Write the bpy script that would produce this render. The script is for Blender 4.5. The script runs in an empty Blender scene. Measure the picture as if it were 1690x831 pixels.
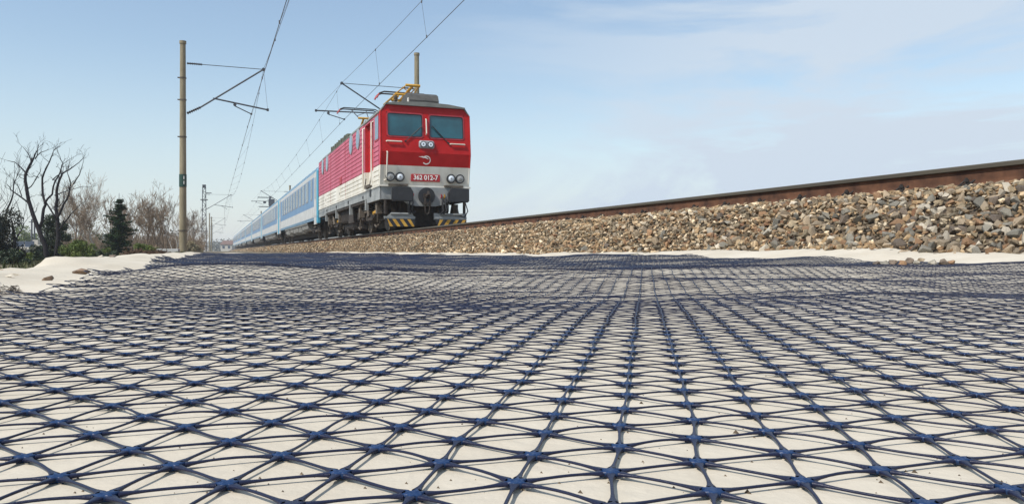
import bpy, bmesh, math, random
import numpy as np
from mathutils import Vector, Matrix, Euler

sc = bpy.context.scene
col = sc.collection
PI = math.pi
# ------------------------------------------------------------------ camera
CAM_H = 0.0875
cam_d = bpy.data.cameras.new("camera")
cam_d.sensor_width = 36.0
cam_d.lens = 36.0 * 1277 / 1690
cam_d.clip_start = 0.02
cam_d.clip_end = 5000
cam = bpy.data.objects.new("camera", cam_d)
col.objects.link(cam)
cam.location = (0, 0, CAM_H)
cam.rotation_euler = (PI / 2 - 0.0012, 0, 0)
sc.camera = cam
sc.view_settings.view_transform = 'Standard'
sc.view_settings.look = 'None'
sc.view_settings.exposure = 0.0
sc.view_settings.gamma = 1.0
sc.cycles.max_bounces = 6
sc.cycles.volume_bounces = 1
# ------------------------------------------------------------------ sun and sky
SUN_EL = math.radians(50)
SUN_AZ = math.radians(-132)      # clockwise from +Y (the way the camera looks)
sun_d = bpy.data.lights.new("sun", 'SUN')
sun_d.energy = 4.6
sun_d.angle = math.radians(0.5)
sun_d.color = (1.0, 0.955, 0.88)
sun = bpy.data.objects.new("sun", sun_d)
col.objects.link(sun)
sdir = Vector((math.sin(SUN_AZ) * math.cos(SUN_EL), math.cos(SUN_AZ) * math.cos(SUN_EL), math.sin(SUN_EL)))
sun.rotation_euler = sdir.to_track_quat('Z', 'Y').to_euler()
sun.location = sdir * 50

w = bpy.data.worlds.new("World")
sc.world = w
w.use_nodes = True
nt = w.node_tree
nt.nodes.clear()
N = nt.nodes.new
L = nt.links.new
out = N('ShaderNodeOutputWorld'); bg = N('ShaderNodeBackground')
sky = N('ShaderNodeTexSky'); sky.sky_type = 'NISHITA'; sky.sun_disc = False
sky.sun_elevation = SUN_EL; sky.sun_rotation = SUN_AZ
sky.air_density = 1.25; sky.dust_density = 0.35; sky.ozone_density = 1.3
tc = N('ShaderNodeTexCoord')
mp = N('ShaderNodeMapping'); mp.inputs['Scale'].default_value = (1.0, 1.0, 4.8)
mp.inputs['Rotation'].default_value = (0.0, 0.16, 0.0); mp.inputs['Location'].default_value = (1.35, 0.6, 0.25)
L(tc.outputs['Generated'], mp.inputs['Vector'])
n1 = N('ShaderNodeTexNoise'); n1.inputs['Scale'].default_value = 1.9; n1.inputs['Detail'].default_value = 9; n1.inputs['Roughness'].default_value = 0.58; n1.inputs['Distortion'].default_value = 0.5
L(mp.outputs['Vector'], n1.inputs['Vector'])
cr = N('ShaderNodeValToRGB'); cr.color_ramp.elements[0].position = 0.45; cr.color_ramp.elements[1].position = 0.57
cr.color_ramp.elements[0].color = (0, 0, 0, 1); cr.color_ramp.elements[1].color = (0.8, 0.8, 0.8, 1)
L(n1.outputs['Fac'], cr.inputs['Fac'])
mx = N('ShaderNodeMix'); mx.data_type = 'RGBA'
sx_ = N('ShaderNodeSeparateXYZ'); L(tc.outputs['Generated'], sx_.inputs[0])
mr_ = N('ShaderNodeMapRange'); mr_.inputs[1].default_value = -0.15; mr_.inputs[2].default_value = 0.30; mr_.inputs[3].default_value = 0.0; mr_.inputs[4].default_value = 1.0
L(sx_.outputs['X'], mr_.inputs[0])
ml_ = N('ShaderNodeMath'); ml_.operation = 'MULTIPLY_ADD'; L(cr.outputs['Color'], ml_.inputs[0]); L(mr_.outputs[0], ml_.inputs[1]); vz = N('ShaderNodeMapRange'); vz.inputs[1].default_value = 0.0; vz.inputs[2].default_value = 0.26; vz.inputs[3].default_value = 0.65; vz.inputs[4].default_value = 0.10; vz.interpolation_type = 'SMOOTHSTEP'
L(sx_.outputs['Z'], vz.inputs[0]); L(vz.outputs[0], ml_.inputs[2]); ml_.use_clamp = True
L(ml_.outputs[0], mx.inputs[0]); L(sky.outputs['Color'], mx.inputs[6]); mx.inputs[7].default_value = (4.25, 4.9, 5.65, 1)
L(mx.outputs[2], bg.inputs['Color'])
bg.inputs['Strength'].default_value = 0.15
L(bg.outputs[0], out.inputs['Surface'])

# ------------------------------------------------------------------ frames
TH = math.atan(488 / 1277.0)      # the railway runs this far to the left of the view axis
CT, ST = math.cos(TH), math.sin(TH)
def W(D, t, z):                    # D metres across, t metres along the line, z above the bed
    return (D * CT - t * ST, D * ST + t * CT, z)
def at(px, Z, z=0.0):              # a ground point in the direction of a column, Z metres out
    return ((px - 845) / 1277.0 * Z, Z, z)
RAIL_TOP = 0.757
TRACK_C = 6.26

# ------------------------------------------------------------------ helpers
def tag(o, label=None, cat=None, group=None, kind=None):
    if label: o["label"] = label
    if cat: o["category"] = cat
    if group: o["group"] = group
    if kind: o["kind"] = kind
    return o

def empty(name, loc, rz=0, label=None, cat=None, group=None):
    o = bpy.data.objects.new(name, None)
    col.objects.link(o)
    o.location = loc
    o.rotation_euler = (0, 0, rz)
    o.empty_display_size = 0.3
    return tag(o, label, cat, group)

class MB:
    def __init__(s):
        s.v = []; s.f = []; s.m = []
    def add(s, vs, fs, m=0):
        b = len(s.v)
        s.v.extend([tuple(p) for p in vs])
        for f in fs:
            s.f.append([b + i for i in f]); s.m.append(m)
        return s
    def box(s, x0, x1, y0, y1, z0, z1, m=0):
        vs = [(x0, y0, z0), (x1, y0, z0), (x1, y1, z0), (x0, y1, z0), (x0, y0, z1), (x1, y0, z1), (x1, y1, z1), (x0, y1, z1)]
        return s.add(vs, [(0, 3, 2, 1), (4, 5, 6, 7), (0, 1, 5, 4), (1, 2, 6, 5), (2, 3, 7, 6), (3, 0, 4, 7)], m)
    def bbox(s, x0, x1, y0, y1, z0, z1, c=0.02, m=0):     # box with chamfered edges (octagonal outline in xz, shrunk caps)
        def ring(y, k):
            X0, X1, Z0, Z1 = x0 + k, x1 - k, z0 + k, z1 - k
            return [(X0 + c, y, Z0), (X1 - c, y, Z0), (X1, y, Z0 + c), (X1, y, Z1 - c), (X1 - c, y, Z1), (X0 + c, y, Z1), (X0, y, Z1 - c), (X0, y, Z0 + c)]
        vs = ring(y0, c) + ring(y0 + c, 0) + ring(y1 - c, 0) + ring(y1, c)
        fs = [tuple(range(0, 8)), tuple(reversed(range(24, 32)))]
        for r in range(3):
            for i in range(8):
                j = (i + 1) % 8
                fs.append((r * 8 + i, r * 8 + 8 + i, r * 8 + 8 + j, r * 8 + j))
        return s.add(vs, fs, m)
    def prism(s, prof, axis, a0, a1, m=0):               # prof: 2-D points of the two other axes in order
        n = len(prof)
        def mk(p, a):
            return (a, p[0], p[1]) if axis == 'x' else ((p[0], a, p[1]) if axis == 'y' else (p[0], p[1], a))
        vs = [mk(p, a0) for p in prof] + [mk(p, a1) for p in prof]
        fs = [tuple(range(n)), tuple(reversed(range(n, 2 * n)))]
        for i in range(n):
            j = (i + 1) % n
            fs.append((i, n + i, n + j, j))
        return s.add(vs, fs, m)
    def tube(s, pts, rad, n=6, m=0, cap=True):
        pts = [Vector(p) for p in pts]
        if not hasattr(rad, '__len__'): rad = [rad] * len(pts)
        b = len(s.v); up = None
        for i, p in enumerate(pts):
            d = (pts[min(i + 1, len(pts) - 1)] - pts[max(i - 1, 0)])
            if d.length < 1e-9: d = Vector((0, 0, 1))
            d.normalize()
            if up is None:
                up = Vector((0, 0, 1)) if abs(d.z) < 0.9 else Vector((1, 0, 0))
            a = d.cross(up)
            if a.length < 1e-6: a = d.cross(Vector((0.3, 1, 0.2)))
            a.normalize(); c = a.cross(d)
            up = c if c.length > 0 else up
            for k in range(n):
                q = 2 * PI * k / n
                s.v.append(tuple(p + a * (math.cos(q) * rad[i]) + c * (math.sin(q) * rad[i])))
        for i in range(len(pts) - 1):
            for k in range(n):
                l = (k + 1) % n
                s.f.append([b + i * n + k, b + i * n + l, b + (i + 1) * n + l, b + (i + 1) * n + k]); s.m.append(m)
        if cap:
            s.f.append([b + k for k in reversed(range(n))]); s.m.append(m)
            s.f.append([b + (len(pts) - 1) * n + k for k in range(n)]); s.m.append(m)
        return s
    def cyl(s, p0, p1, r, n=16, m=0, r1=None):
        return s.tube([p0, p1], [r, r if r1 is None else r1], n, m)
    def quad(s, a, b, c, d, m=0):
        return s.add([a, b, c, d], [(0, 1, 2, 3)], m)
    def build(s, name, mats, parent=None, smooth=False, loc=(0, 0, 0), rz=0, fix=True):
        me = bpy.data.meshes.new(name)
        me.from_pydata(s.v, [], s.f)
        if not isinstance(mats, (list, tuple)): mats = [mats]
        for m in mats: me.materials.append(m)
        me.polygons.foreach_set("material_index", s.m)
        if fix:
            bm = bmesh.new(); bm.from_mesh(me)
            bmesh.ops.recalc_face_normals(bm, faces=bm.faces)
            bm.to_mesh(me); bm.free()
        if smooth:
            me.polygons.foreach_set("use_smooth", [True] * len(me.polygons))
            if smooth != 'all':
                try: me.set_sharp_from_angle(angle=math.radians(40))
                except Exception: pass
        o = bpy.data.objects.new(name, me)
        col.objects.link(o)
        if parent: o.parent = parent
        o.location = loc; o.rotation_euler = (0, 0, rz)
        return o

def np_mesh(name, v, f, mats, midx=None, smooth=False, attr=None):
    """v (n,3), f (m,k) with constant k"""
    me = bpy.data.meshes.new(name)
    v = np.ascontiguousarray(v, dtype=np.float32); f = np.ascontiguousarray(f, dtype=np.int32)
    k = f.shape[1]
    me.vertices.add(len(v)); me.vertices.foreach_set("co", v.ravel())
    me.loops.add(f.size); me.loops.foreach_set("vertex_index", f.ravel())
    me.polygons.add(len(f)); me.polygons.foreach_set("loop_start", np.arange(0, f.size, k, dtype=np.int32))
    if not isinstance(mats, (list, tuple)): mats = [mats]
    for m in mats: me.materials.append(m)
    if midx is not None: me.polygons.foreach_set("material_index", midx.astype(np.int32))
    me.update(calc_edges=True)
    me.polygons.foreach_set("use_smooth", np.full(len(f), bool(smooth)))
    me.validate()
    return me

def link(name, me, parent=None):
    o = bpy.data.objects.new(name, me); col.objects.link(o)
    if parent: o.parent = parent
    return o

def copy_tree(o, parent=None):
    c = o.copy(); col.objects.link(c)
    if parent: c.parent = parent
    for ch in [x for x in o.children]: copy_tree(ch, c)
    return c

# ------------------------------------------------------------------ materials
def mat(name, color, rough=0.6, metal=0.0, var=0.0, scale=6.0, c2=None, bump=0.0, bscale=None, spec=0.5, coat=0.0, island=False, obj=False, stretch=None, detail=4.0, ramp=None):
    m = bpy.data.materials.new(name); m.use_nodes = True
    t = m.node_tree; b = t.nodes['Principled BSDF']
    b.inputs['Base Color'].default_value = (*color, 1)
    b.inputs['Roughness'].default_value = rough
    b.inputs['Metallic'].default_value = metal
    b.inputs['Specular IOR Level'].default_value = spec
    b.inputs['Coat Weight'].default_value = coat
    tcn = t.nodes.new('ShaderNodeTexCoord')
    vec = tcn.outputs['Object']
    if stretch:
        mpn = t.nodes.new('ShaderNodeMapping'); mpn.inputs['Scale'].default_value = stretch
        t.links.new(vec, mpn.inputs['Vector']); vec = mpn.outputs['Vector']
    if c2 is not None or var > 0:
        nz = t.nodes.new('ShaderNodeTexNoise'); nz.inputs['Scale'].default_value = scale; nz.inputs['Detail'].default_value = detail
        nz.inputs['Roughness'].default_value = 0.65
        t.links.new(vec, nz.inputs['Vector'])
        r = t.nodes.new('ShaderNodeValToRGB')
        r.color_ramp.elements[0].position = 0.36; r.color_ramp.elements[1].position = 0.66
        a = color if c2 is not None else tuple(max(0, c * (1 - var)) for c in color)
        bb = c2 if c2 is not None else tuple(min(1, c * (1 + var)) for c in color)
        r.color_ramp.elements[0].color = (*a, 1); r.color_ramp.elements[1].color = (*bb, 1)
        t.links.new(nz.outputs['Fac'], r.inputs['Fac'])
        src = r.outputs['Color']
        if island or obj:
            if island:
                g = t.nodes.new('ShaderNodeNewGeometry'); rnd = g.outputs['Random Per Island']
            else:
                g = t.nodes.new('ShaderNodeObjectInfo'); rnd = g.outputs['Random']
            r2 = t.nodes.new('ShaderNodeValToRGB'); r2.color_ramp.interpolation = 'CONSTANT' if ramp else 'LINEAR'
            rs = ramp or [(0, (0.7, 0.7, 0.7)), (1, (1.25, 1.2, 1.15))]
            el = r2.color_ramp.elements
            el[0].position = rs[0][0]; el[0].color = (*rs[0][1], 1)
            el[1].position = rs[-1][0]; el[1].color = (*rs[-1][1], 1)
            for p, c in rs[1:-1]:
                e = el.new(p); e.color = (*c, 1)
            t.links.new(rnd, r2.inputs['Fac'])
            mm = t.nodes.new('ShaderNodeMix'); mm.data_type = 'RGBA'; mm.blend_type = 'MULTIPLY'; mm.inputs[0].default_value = 1
            t.links.new(src, mm.inputs[6]); t.links.new(r2.outputs['Color'], mm.inputs[7]); src = mm.outputs[2]
        t.links.new(src, b.inputs['Base Color'])
    if bump > 0:
        nb = t.nodes.new('ShaderNodeTexNoise'); nb.inputs['Scale'].default_value = bscale or scale * 3; nb.inputs['Detail'].default_value = 5
        t.links.new(vec, nb.inputs['Vector'])
        bp = t.nodes.new('ShaderNodeBump'); bp.inputs['Strength'].default_value = 1.0; bp.inputs['Distance'].default_value = bump
        t.links.new(nb.outputs['Fac'], bp.inputs['Height']); t.links.new(bp.outputs['Normal'], b.inputs['Normal'])
    return m

M = {}
M['cloth'] = mat('geotextile', (0.50, 0.442, 0.35), 0.95, scale=3.2, c2=(0.575, 0.52, 0.425), bump=0.0016, bscale=70, spec=0.1, detail=8)
M['grid'] = mat('blue_black_plastic', (0.007, 0.009, 0.030), 0.40, c2=(0.014, 0.018, 0.045), scale=9, spec=0.32, bump=0.0002, bscale=900)
M['hub'] = mat('blue_plastic_junction', (0.009, 0.030, 0.095), 0.40, c2=(0.014, 0.040, 0.11), scale=40, spec=0.35, bump=0.0003, bscale=700)
M['soil'] = mat('soil', (0.11, 0.085, 0.055), 0.95, scale=1.3, c2=(0.19, 0.16, 0.10), bump=0.03, bscale=9, detail=8)
M['grass'] = mat('grass', (0.045, 0.062, 0.018), 0.8, c2=(0.12, 0.11, 0.05), scale=2, island=True)
STONES = [(0, (0.60, 0.48, 0.33)), (0.10, (0.78, 0.70, 0.55)), (0.2, (0.66, 0.46, 0.27)), (0.30, (0.42, 0.36, 0.28)), (0.40, (1.1, 0.93, 0.68)),
          (0.48, (0.56, 0.51, 0.40)), (0.58, (0.85, 0.66, 0.42)), (0.68, (0.56, 0.32, 0.18)), (0.72, (1.0, 0.95, 0.84)), (0.79, (0.36, 0.33, 0.27)),
          (0.88, (0.72, 0.54, 0.34)), (0.955, (1.5, 1.38, 1.15))]
STONES = [(p, tuple((.72 * v + .28 * sum(c) / 3) ** 1.3 * 1.10 for v in c)) for p, c in STONES]
M['ballast'] = mat('ballast_stone_mix', (0.27, 0.225, 0.17), 0.85, c2=(0.58, 0.50, 0.39), scale=28, island=True, ramp=STONES, bump=0.004, bscale=60)
M['bed'] = mat('ballast_bed_brown', (0.05, 0.036, 0.024), 0.95, c2=(0.15, 0.11, 0.07), scale=22, bump=0.03, bscale=18)
STK = {
 'grey': mat('grey_stone', (0.14, 0.13, 0.105), 0.85, c2=(0.36, 0.335, 0.275), scale=30, obj=True, bump=0.004, bscale=60),
 'tan': mat('tan_stone', (0.23, 0.175, 0.115), 0.85, c2=(0.48, 0.385, 0.265), scale=30, obj=True, bump=0.004, bscale=60),
 'rust brown': mat('rust_stone', (0.19, 0.10, 0.05), 0.85, c2=(0.42, 0.26, 0.14), scale=30, obj=True, bump=0.004, bscale=60),
 'pale cream': mat('pale_stone', (0.42, 0.36, 0.27), 0.85, c2=(0.72, 0.66, 0.54), scale=30, obj=True, bump=0.004, bscale=60),
 'dark brown': mat('dark_stone', (0.10, 0.08, 0.06), 0.85, c2=(0.22, 0.17, 0.13), scale=30, obj=True, bump=0.004, bscale=60),
}
M['rail'] = mat('rusty_rail', (0.055, 0.026, 0.016), 0.85, c2=(0.15, 0.068, 0.036), scale=5, bump=0.001, bscale=90, spec=0.3)
M['railhead'] = mat('rail_head_side', (0.06, 0.05, 0.034), 0.55, c2=(0.09, 0.075, 0.05), scale=5, stretch=(1, 0.1, 1), spec=0.5)
M['railtop'] = mat('rail_running_top', (0.4, 0.4, 0.4), 0.25, metal=1.0)
M['clip'] = mat('clip_iron', (0.03, 0.024, 0.02), 0.7, var=0.3, scale=30)
M['red'] = mat('red_paint', (0.38, 0.008, 0.008), 0.5, c2=(0.48, 0.014, 0.014), scale=1.6, spec=0.22, detail=8)
M['pink'] = mat('dusty_red_paint_glare', (0.47, 0.085, 0.135), 0.55, c2=(0.55, 0.14, 0.20), scale=1.4, spec=0.4, stretch=(1, 1, 0.35), detail=7)  # same red as the nose; dust plus painted-in glare make it paler and pinker
M['white'] = mat('cream_white_paint', (0.60, 0.555, 0.46), 0.5, c2=(0.80, 0.77, 0.69), scale=1.5, spec=0.4, stretch=(1, 1, 0.4), detail=8)
M['greyp'] = mat('grey_paint', (0.20, 0.21, 0.205), 0.6, c2=(0.33, 0.34, 0.33), scale=2.5, detail=8)
M['roof'] = mat('roof_grey', (0.14, 0.145, 0.13), 0.7, c2=(0.22, 0.225, 0.20), scale=2.0, detail=8)
M['roofdark'] = mat('roof_gear_olive', (0.06, 0.066, 0.045), 0.7, c2=(0.17, 0.175, 0.12), scale=5)
M['acgrey'] = mat('air_unit_grey', (0.055, 0.053, 0.046), 0.65, c2=(0.095, 0.09, 0.08), scale=4)
M['black'] = mat('black_iron', (0.022, 0.022, 0.024), 0.5, var=0.3, scale=6)
M['bogie'] = mat('bogie_grime', (0.018, 0.014, 0.011), 0.8, c2=(0.055, 0.04, 0.03), scale=5, bump=0.004, bscale=30)
M['bogie2'] = mat('dusty_brown_iron', (0.06, 0.048, 0.036), 0.8, c2=(0.15, 0.12, 0.09), scale=6)
M['steel'] = mat('worn_steel', (0.35, 0.33, 0.30), 0.4, metal=0.8, var=0.2)
M['yellow'] = mat('yellow_paint', (0.50, 0.25, 0.02), 0.6, c2=(0.62, 0.36, 0.05), scale=8)
M['rock'] = mat('brown_rock', (0.075, 0.05, 0.035), 0.85, c2=(0.27, 0.18, 0.12), scale=26, bump=0.003, bscale=80)
M['redpart'] = mat('red_fitting', (0.35, 0.02, 0.03), 0.5, var=0.2)
M['glass'] = mat('teal_glass', (0.012, 0.085, 0.105), 0.06, var=0.35, scale=0.9, spec=1.0)
M['sideglass'] = mat('side_glass', (0.13, 0.20, 0.27), 0.1, var=0.2, scale=2, spec=1.0)
M['rubber'] = mat('rubber', (0.02, 0.02, 0.022), 0.6)
M['frame'] = mat('window_frame_grey', (0.30, 0.31, 0.33), 0.5, var=0.1)
M['lens'] = mat('lamp_lens', (0.75, 0.80, 0.85), 0.12, spec=1.0, coat=1.0)
M['lens2'] = mat('lamp_lens_grey', (0.32, 0.31, 0.29), 0.15, spec=0.9, coat=0.6)
M['plate'] = mat('number_plate_red', (0.40, 0.02, 0.025), 0.5, var=0.1)
M['letter'] = mat('letter_white', (0.82, 0.80, 0.74), 0.5)
M['doorred'] = mat('door_red', (0.45, 0.018, 0.02), 0.5, var=0.1)
M['dark'] = mat('dark_inside', (0.015, 0.012, 0.012), 0.9)
M['cblue'] = mat('carriage_blue', (0.08, 0.19, 0.35), 0.4, c2=(0.12, 0.25, 0.41), scale=1.2, spec=0.5, detail=7)
M['cdblue'] = mat('carriage_roof_blue', (0.12, 0.22, 0.31), 0.5, c2=(0.17, 0.28, 0.37), scale=1)
M['cyan'] = mat('carriage_end_cyan', (0.06, 0.33, 0.48), 0.45, c2=(0.09, 0.40, 0.54), scale=2)
M['cwhite'] = mat('carriage_white', (0.44, 0.445, 0.43), 0.5, c2=(0.56, 0.56, 0.54), scale=1.5, detail=7)
M['cglass'] = mat('carriage_glass', (0.02, 0.04, 0.08), 0.12, var=0.3, scale=0.7, spec=1.0)
M['cskirt'] = mat('carriage_underframe', (0.16, 0.155, 0.14), 0.7, c2=(0.28, 0.27, 0.24), scale=2)
M['concrete'] = mat('mast_concrete', (0.20, 0.165, 0.10), 0.9, c2=(0.30, 0.255, 0.165), scale=5, bump=0.003, bscale=40, stretch=(1, 1, 0.25))
M['concrete2'] = mat('grey_concrete', (0.36, 0.36, 0.34), 0.9, c2=(0.46, 0.46, 0.44), scale=3)
M['wire'] = mat('wire_dark', (0.10, 0.10, 0.11), 0.6)
M['galv'] = mat('cantilever_steel', (0.06, 0.065, 0.075), 0.6, var=0.2)
M['insul'] = mat('insulator_dark', (0.035, 0.03, 0.03), 0.35)
M['green'] = mat('sign_green', (0.012, 0.05, 0.035), 0.5)
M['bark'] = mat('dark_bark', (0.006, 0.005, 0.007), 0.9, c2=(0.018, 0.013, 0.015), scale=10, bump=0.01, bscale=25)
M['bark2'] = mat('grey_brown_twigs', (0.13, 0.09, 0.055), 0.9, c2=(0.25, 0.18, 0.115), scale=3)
M['bark3'] = mat('pale_birch_bark', (0.32, 0.28, 0.235), 0.85, c2=(0.50, 0.46, 0.40), scale=3)
M['conifer'] = mat('conifer_needles', (0.010, 0.028, 0.009), 0.8, c2=(0.034, 0.062, 0.020), scale=2.5, island=True, spec=0.2)
M['ivy'] = mat('ivy_leaves', (0.014, 0.030, 0.010), 0.6, c2=(0.035, 0.060, 0.018), scale=2.5, island=True)
M['ivydark'] = mat('dark_evergreen_leaves', (0.016, 0.020, 0.010), 0.7, c2=(0.04, 0.045, 0.022), scale=2.5, island=True)
M['leafgreen'] = mat('spring_leaves', (0.075, 0.12, 0.012), 0.7, c2=(0.14, 0.18, 0.03), scale=2, island=True)
M['olive'] = mat('olive_buds', (0.12, 0.125, 0.05), 0.8, c2=(0.20, 0.19, 0.09), scale=2, island=True)
M['drygrass'] = mat('dry_bush', (0.24, 0.20, 0.11), 0.85, c2=(0.38, 0.33, 0.20), scale=2, island=True)
M['brush'] = mat('brown_brush', (0.07, 0.04, 0.025), 0.9, c2=(0.13, 0.08, 0.05), scale=4, island=True)
M['plaster'] = mat('plaster', (0.45, 0.42, 0.36), 0.9, var=0.08, scale=2)
M['tile'] = mat('roof_tile', (0.15, 0.085, 0.065), 0.9, var=0.25, scale=3)
M['farwood'] = mat('far_wood', (0.06, 0.065, 0.045), 0.9, c2=(0.12, 0.12, 0.085), scale=0.2, island=True)

# ------------------------------------------------------------------ relief of the cloth
rs = np.random.RandomState(5)
WV = []
for lam, sl in [(2.6, .022), (2.1, .022), (1.6, .024), (1.25, .026), (1.0, .026), (0.8, .024), (0.66, .020), (0.52, .016), (0.42, .012), (3.6, .02)]:
    a = rs.uniform(0, 2 * PI) if lam < 1.4 else rs.normal(PI / 2 - 0.1, 0.55)
    WV.append((2 * PI / lam * math.cos(a), 2 * PI / lam * math.sin(a), rs.uniform(0, 2 * PI), 1.45 * sl * lam / (2 * PI)))
def sstep(a, b, x):
    q = np.clip((x - a) / (b - a), 0, 1); return q * q * (3 - 2 * q)
def relief(D, t):
    D = np.asarray(D, float); t = np.asarray(t, float)
    r = np.hypot(D, t)
    h = np.zeros_like(D + t)
    for kx, ky, ph, am in WV:
        h = h + am * np.sin(kx * D + ky * t + ph)
    h = h * sstep(0.55, 3.2, r) * (1 - 0.35 * sstep(4, 9, r))
    # bulges along both borders
    e1 = np.exp(-((D + 0.82) / 0.24) ** 2) * (0.016 + 0.012 * np.sin(t * 2.9 + 1.0) + 0.016 * np.abs(np.sin(t * 4.1 + 0.5)) ** 3 + 0.006 * np.sin(t * 13.1)) * sstep(0.4, 1.6, t)
    near = 1 - sstep(5.5, 9.5, t)
    e2 = sstep(3.5, 3.98, D) * (0.046 + 0.014 * near + 0.008 * np.sin(t * 1.9) + 0.006 * np.sin(t * 4.3 + 2))
    e3 = np.exp(-((D - 3.45) / 0.33) ** 2) * (0.010 * np.sin(t * 5.2 + 0.7) + 0.008 * np.sin(t * 8.7))
    e4 = sstep(2.2, 3.5, D) * (0.012 + 0.022 * sstep(2.2, 4.2, t) - 0.026 * sstep(5.0, 9.0, t))
    trough = -0.024 * np.exp(-((D - 1.3) / 0.9) ** 2) * sstep(0.9, 3.6, t)
    dip = -0.042 * np.exp(-((D + 0.46) / 0.26) ** 2 - ((t - 2.75) / 0.75) ** 2)
    fade = 1 - 0.6 * sstep(2.9, 3.6, D)
    return h * fade + e1 + e2 + e3 + e4 + trough + dip
CLOTH_L = -1.12
def left_edge(t):
    return CLOTH_L + 0.07 * np.sin(t * 1.7) + 0.05 * np.sin(t * 4.1 + 1)

# ------------------------------------------------------------------ setting: terrain, cloth, ballast bed
def sheet(name, Ds, ts, fz, mats, smooth=True, fd=None):
    Dg, Tg = np.meshgrid(Ds, ts)
    if fd is not None: Dg = fd(Dg, Tg)
    Zg = fz(Dg, Tg)
    v = np.stack([Dg * CT - Tg * ST, Dg * ST + Tg * CT, Zg], -1).reshape(-1, 3)
    nx = len(Ds); ny = len(ts)
    i = np.arange(ny - 1)[:, None] * nx + np.arange(nx - 1)[None]
    f = np.stack([i, i + 1, i + nx + 1, i + nx], -1).reshape(-1, 4)
    return link(name, np_mesh(name, v, f, mats, smooth=smooth))

def terrain_z(D, t):
    D = np.asarray(D, float); t = np.asarray(t, float)
    bed = np.where(t < 27, -0.075, -0.075 + 0.07 * sstep(27, 31, t))
    left = -0.36 * sstep(-1.25, -3.6, D) * (1 - 0.8 * sstep(45, 90, t))
    lump = 0.03 * np.sin(D * 1.3 + t * 0.7) * np.sin(t * 0.9 - D * 0.5) * sstep(1.5, 4, np.abs(D - 1.0) - 1.5 + 1.5 * (t > 30))
    right = -0.1 * sstep(8.5, 11, D)
    return bed + left + lump + right
Ds = np.concatenate([-np.geomspace(420, 8, 26), np.linspace(-7, 12, 77), np.geomspace(13, 420, 26)])
ts = np.concatenate([-np.geomspace(120, 4, 14), np.linspace(-3, 40, 140), np.geomspace(41, 900, 60)])
ground = sheet('ground', Ds, ts, terrain_z, M['soil'])
tag(ground, kind='structure')

tl = np.concatenate([np.arange(-1.5, 5, 0.045), np.arange(5, 12, 0.08), np.arange(12, 29.5, 0.2)])
ul = np.linspace(0, 1, 116)
def cl_D(U, T):
    a = left_edge(T); return a + (4.35 - a) * U
def cl_z(D, T):
    D = np.asarray(D, float); T = np.asarray(T, float)
    z = relief(D, T)
    kk = np.clip(sstep(-.40, -.55, D) + sstep(3.55, 3.7, D), 0, 1)
    z = z + kk * (0.0035 * np.sin(T * 23 + 5 * np.sin(D * 7)) * np.sin(D * 17 + T * 3) + 0.0025 * np.sin(D * 29 - T * 11) + 0.003 * np.sin(T * 37 + D * 9) * np.sin(T * 5.3))
    e = sstep(0, 0.16, D - left_edge(T))
    return z * e - 0.09 * (1 - e)
cloth = sheet('geotextile_sheet', ul, tl, cl_z, M['cloth'], fd=cl_D)
tag(cloth, "cream white geotextile cloth spread under the dark blue mesh", "ground cloth")

TOE = 4.05
def bank(D, t):
    D = np.asarray(D, float)
    toe = TOE + 0.08 * np.sin(t * 1.3) + 0.07 * np.sin(t * 3.1 + 1)
    k = np.clip((D - toe) / (4.80 - toe), -0.4, 1)
    z = 0.055 + 0.435 * k
    z = np.where(D > 4.80, 0.49 + 0.095 * np.clip((D - 4.80) / 0.6, 0, 1), z)
    z = np.where(D > 7.4, 0.585 - (D - 7.4) * 0.55, z)
    return z
bd = np.array([3.9, 4.05, 4.2, 4.4, 4.6, 4.8, 5.0, 5.2, 5.5, 6.2, 7.4, 7.8, 8.2, 8.7])
bt = np.concatenate([np.arange(-10, 30, 0.25), np.arange(30, 300, 3.0)])
bed = sheet('ballast_bed', bd, bt, lambda D, T: bank(D, T) - 0.028, M['bed'], smooth=False)
tag(bed, kind='structure')

# ------------------------------------------------------------------ geogrid
S = 0.040
cang = math.atan(0.172)
DIRS = []
for k in range(3):
    a = cang + k * PI / 3
    DIRS.append(np.array([math.sin(a), math.cos(a)]))     # k0 away from camera, k1, k2 to the right
O0 = np.array([0.0397, 0.300])
D_L, D_R, T_0, T_1 = -0.37, 3.52, -0.5, 28.0
def to_track(xy):
    return xy[..., 0] * CT + xy[..., 1] * ST, -xy[..., 0] * ST + xy[..., 1] * CT
rg = np.random.RandomState(11)
LV = [(2 * PI / l * math.cos(a), 2 * PI / l * math.sin(a), p) for l, a, p in zip([.9, .5, .33, .21], rg.uniform(0, 6.28, 4), rg.uniform(0, 6.28, 4))]
def lift(D, t):
    r = np.hypot(D, t); n = 0
    for kx, ky, ph in LV: n = n + np.sin(kx * D + ky * t + ph)
    base = 0.0017 + 0.0008 * n * 0.25 + np.clip(n, -1, 4) * 0.0022 * sstep(0.7, 2.5, r)
    edge = sstep(0.10, 0.0, D - D_L)
    base = np.maximum(base, 0.0014) + edge * np.clip(0.010 + 0.016 * np.sin(t * 9.3) * np.sin(t * 3.7 + 1) + 0.008 * np.sin(t * 23), 0, 0.04)
    e2 = sstep(0.12, 0.0, D_R - D)
    return base + e2 * np.clip(0.004 + 0.007 * np.sin(t * 7.1 + 2), 0, 0.02)
def node_z(xy):
    D, t = to_track(xy)
    return relief(D, t) + lift(D, t)
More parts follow.
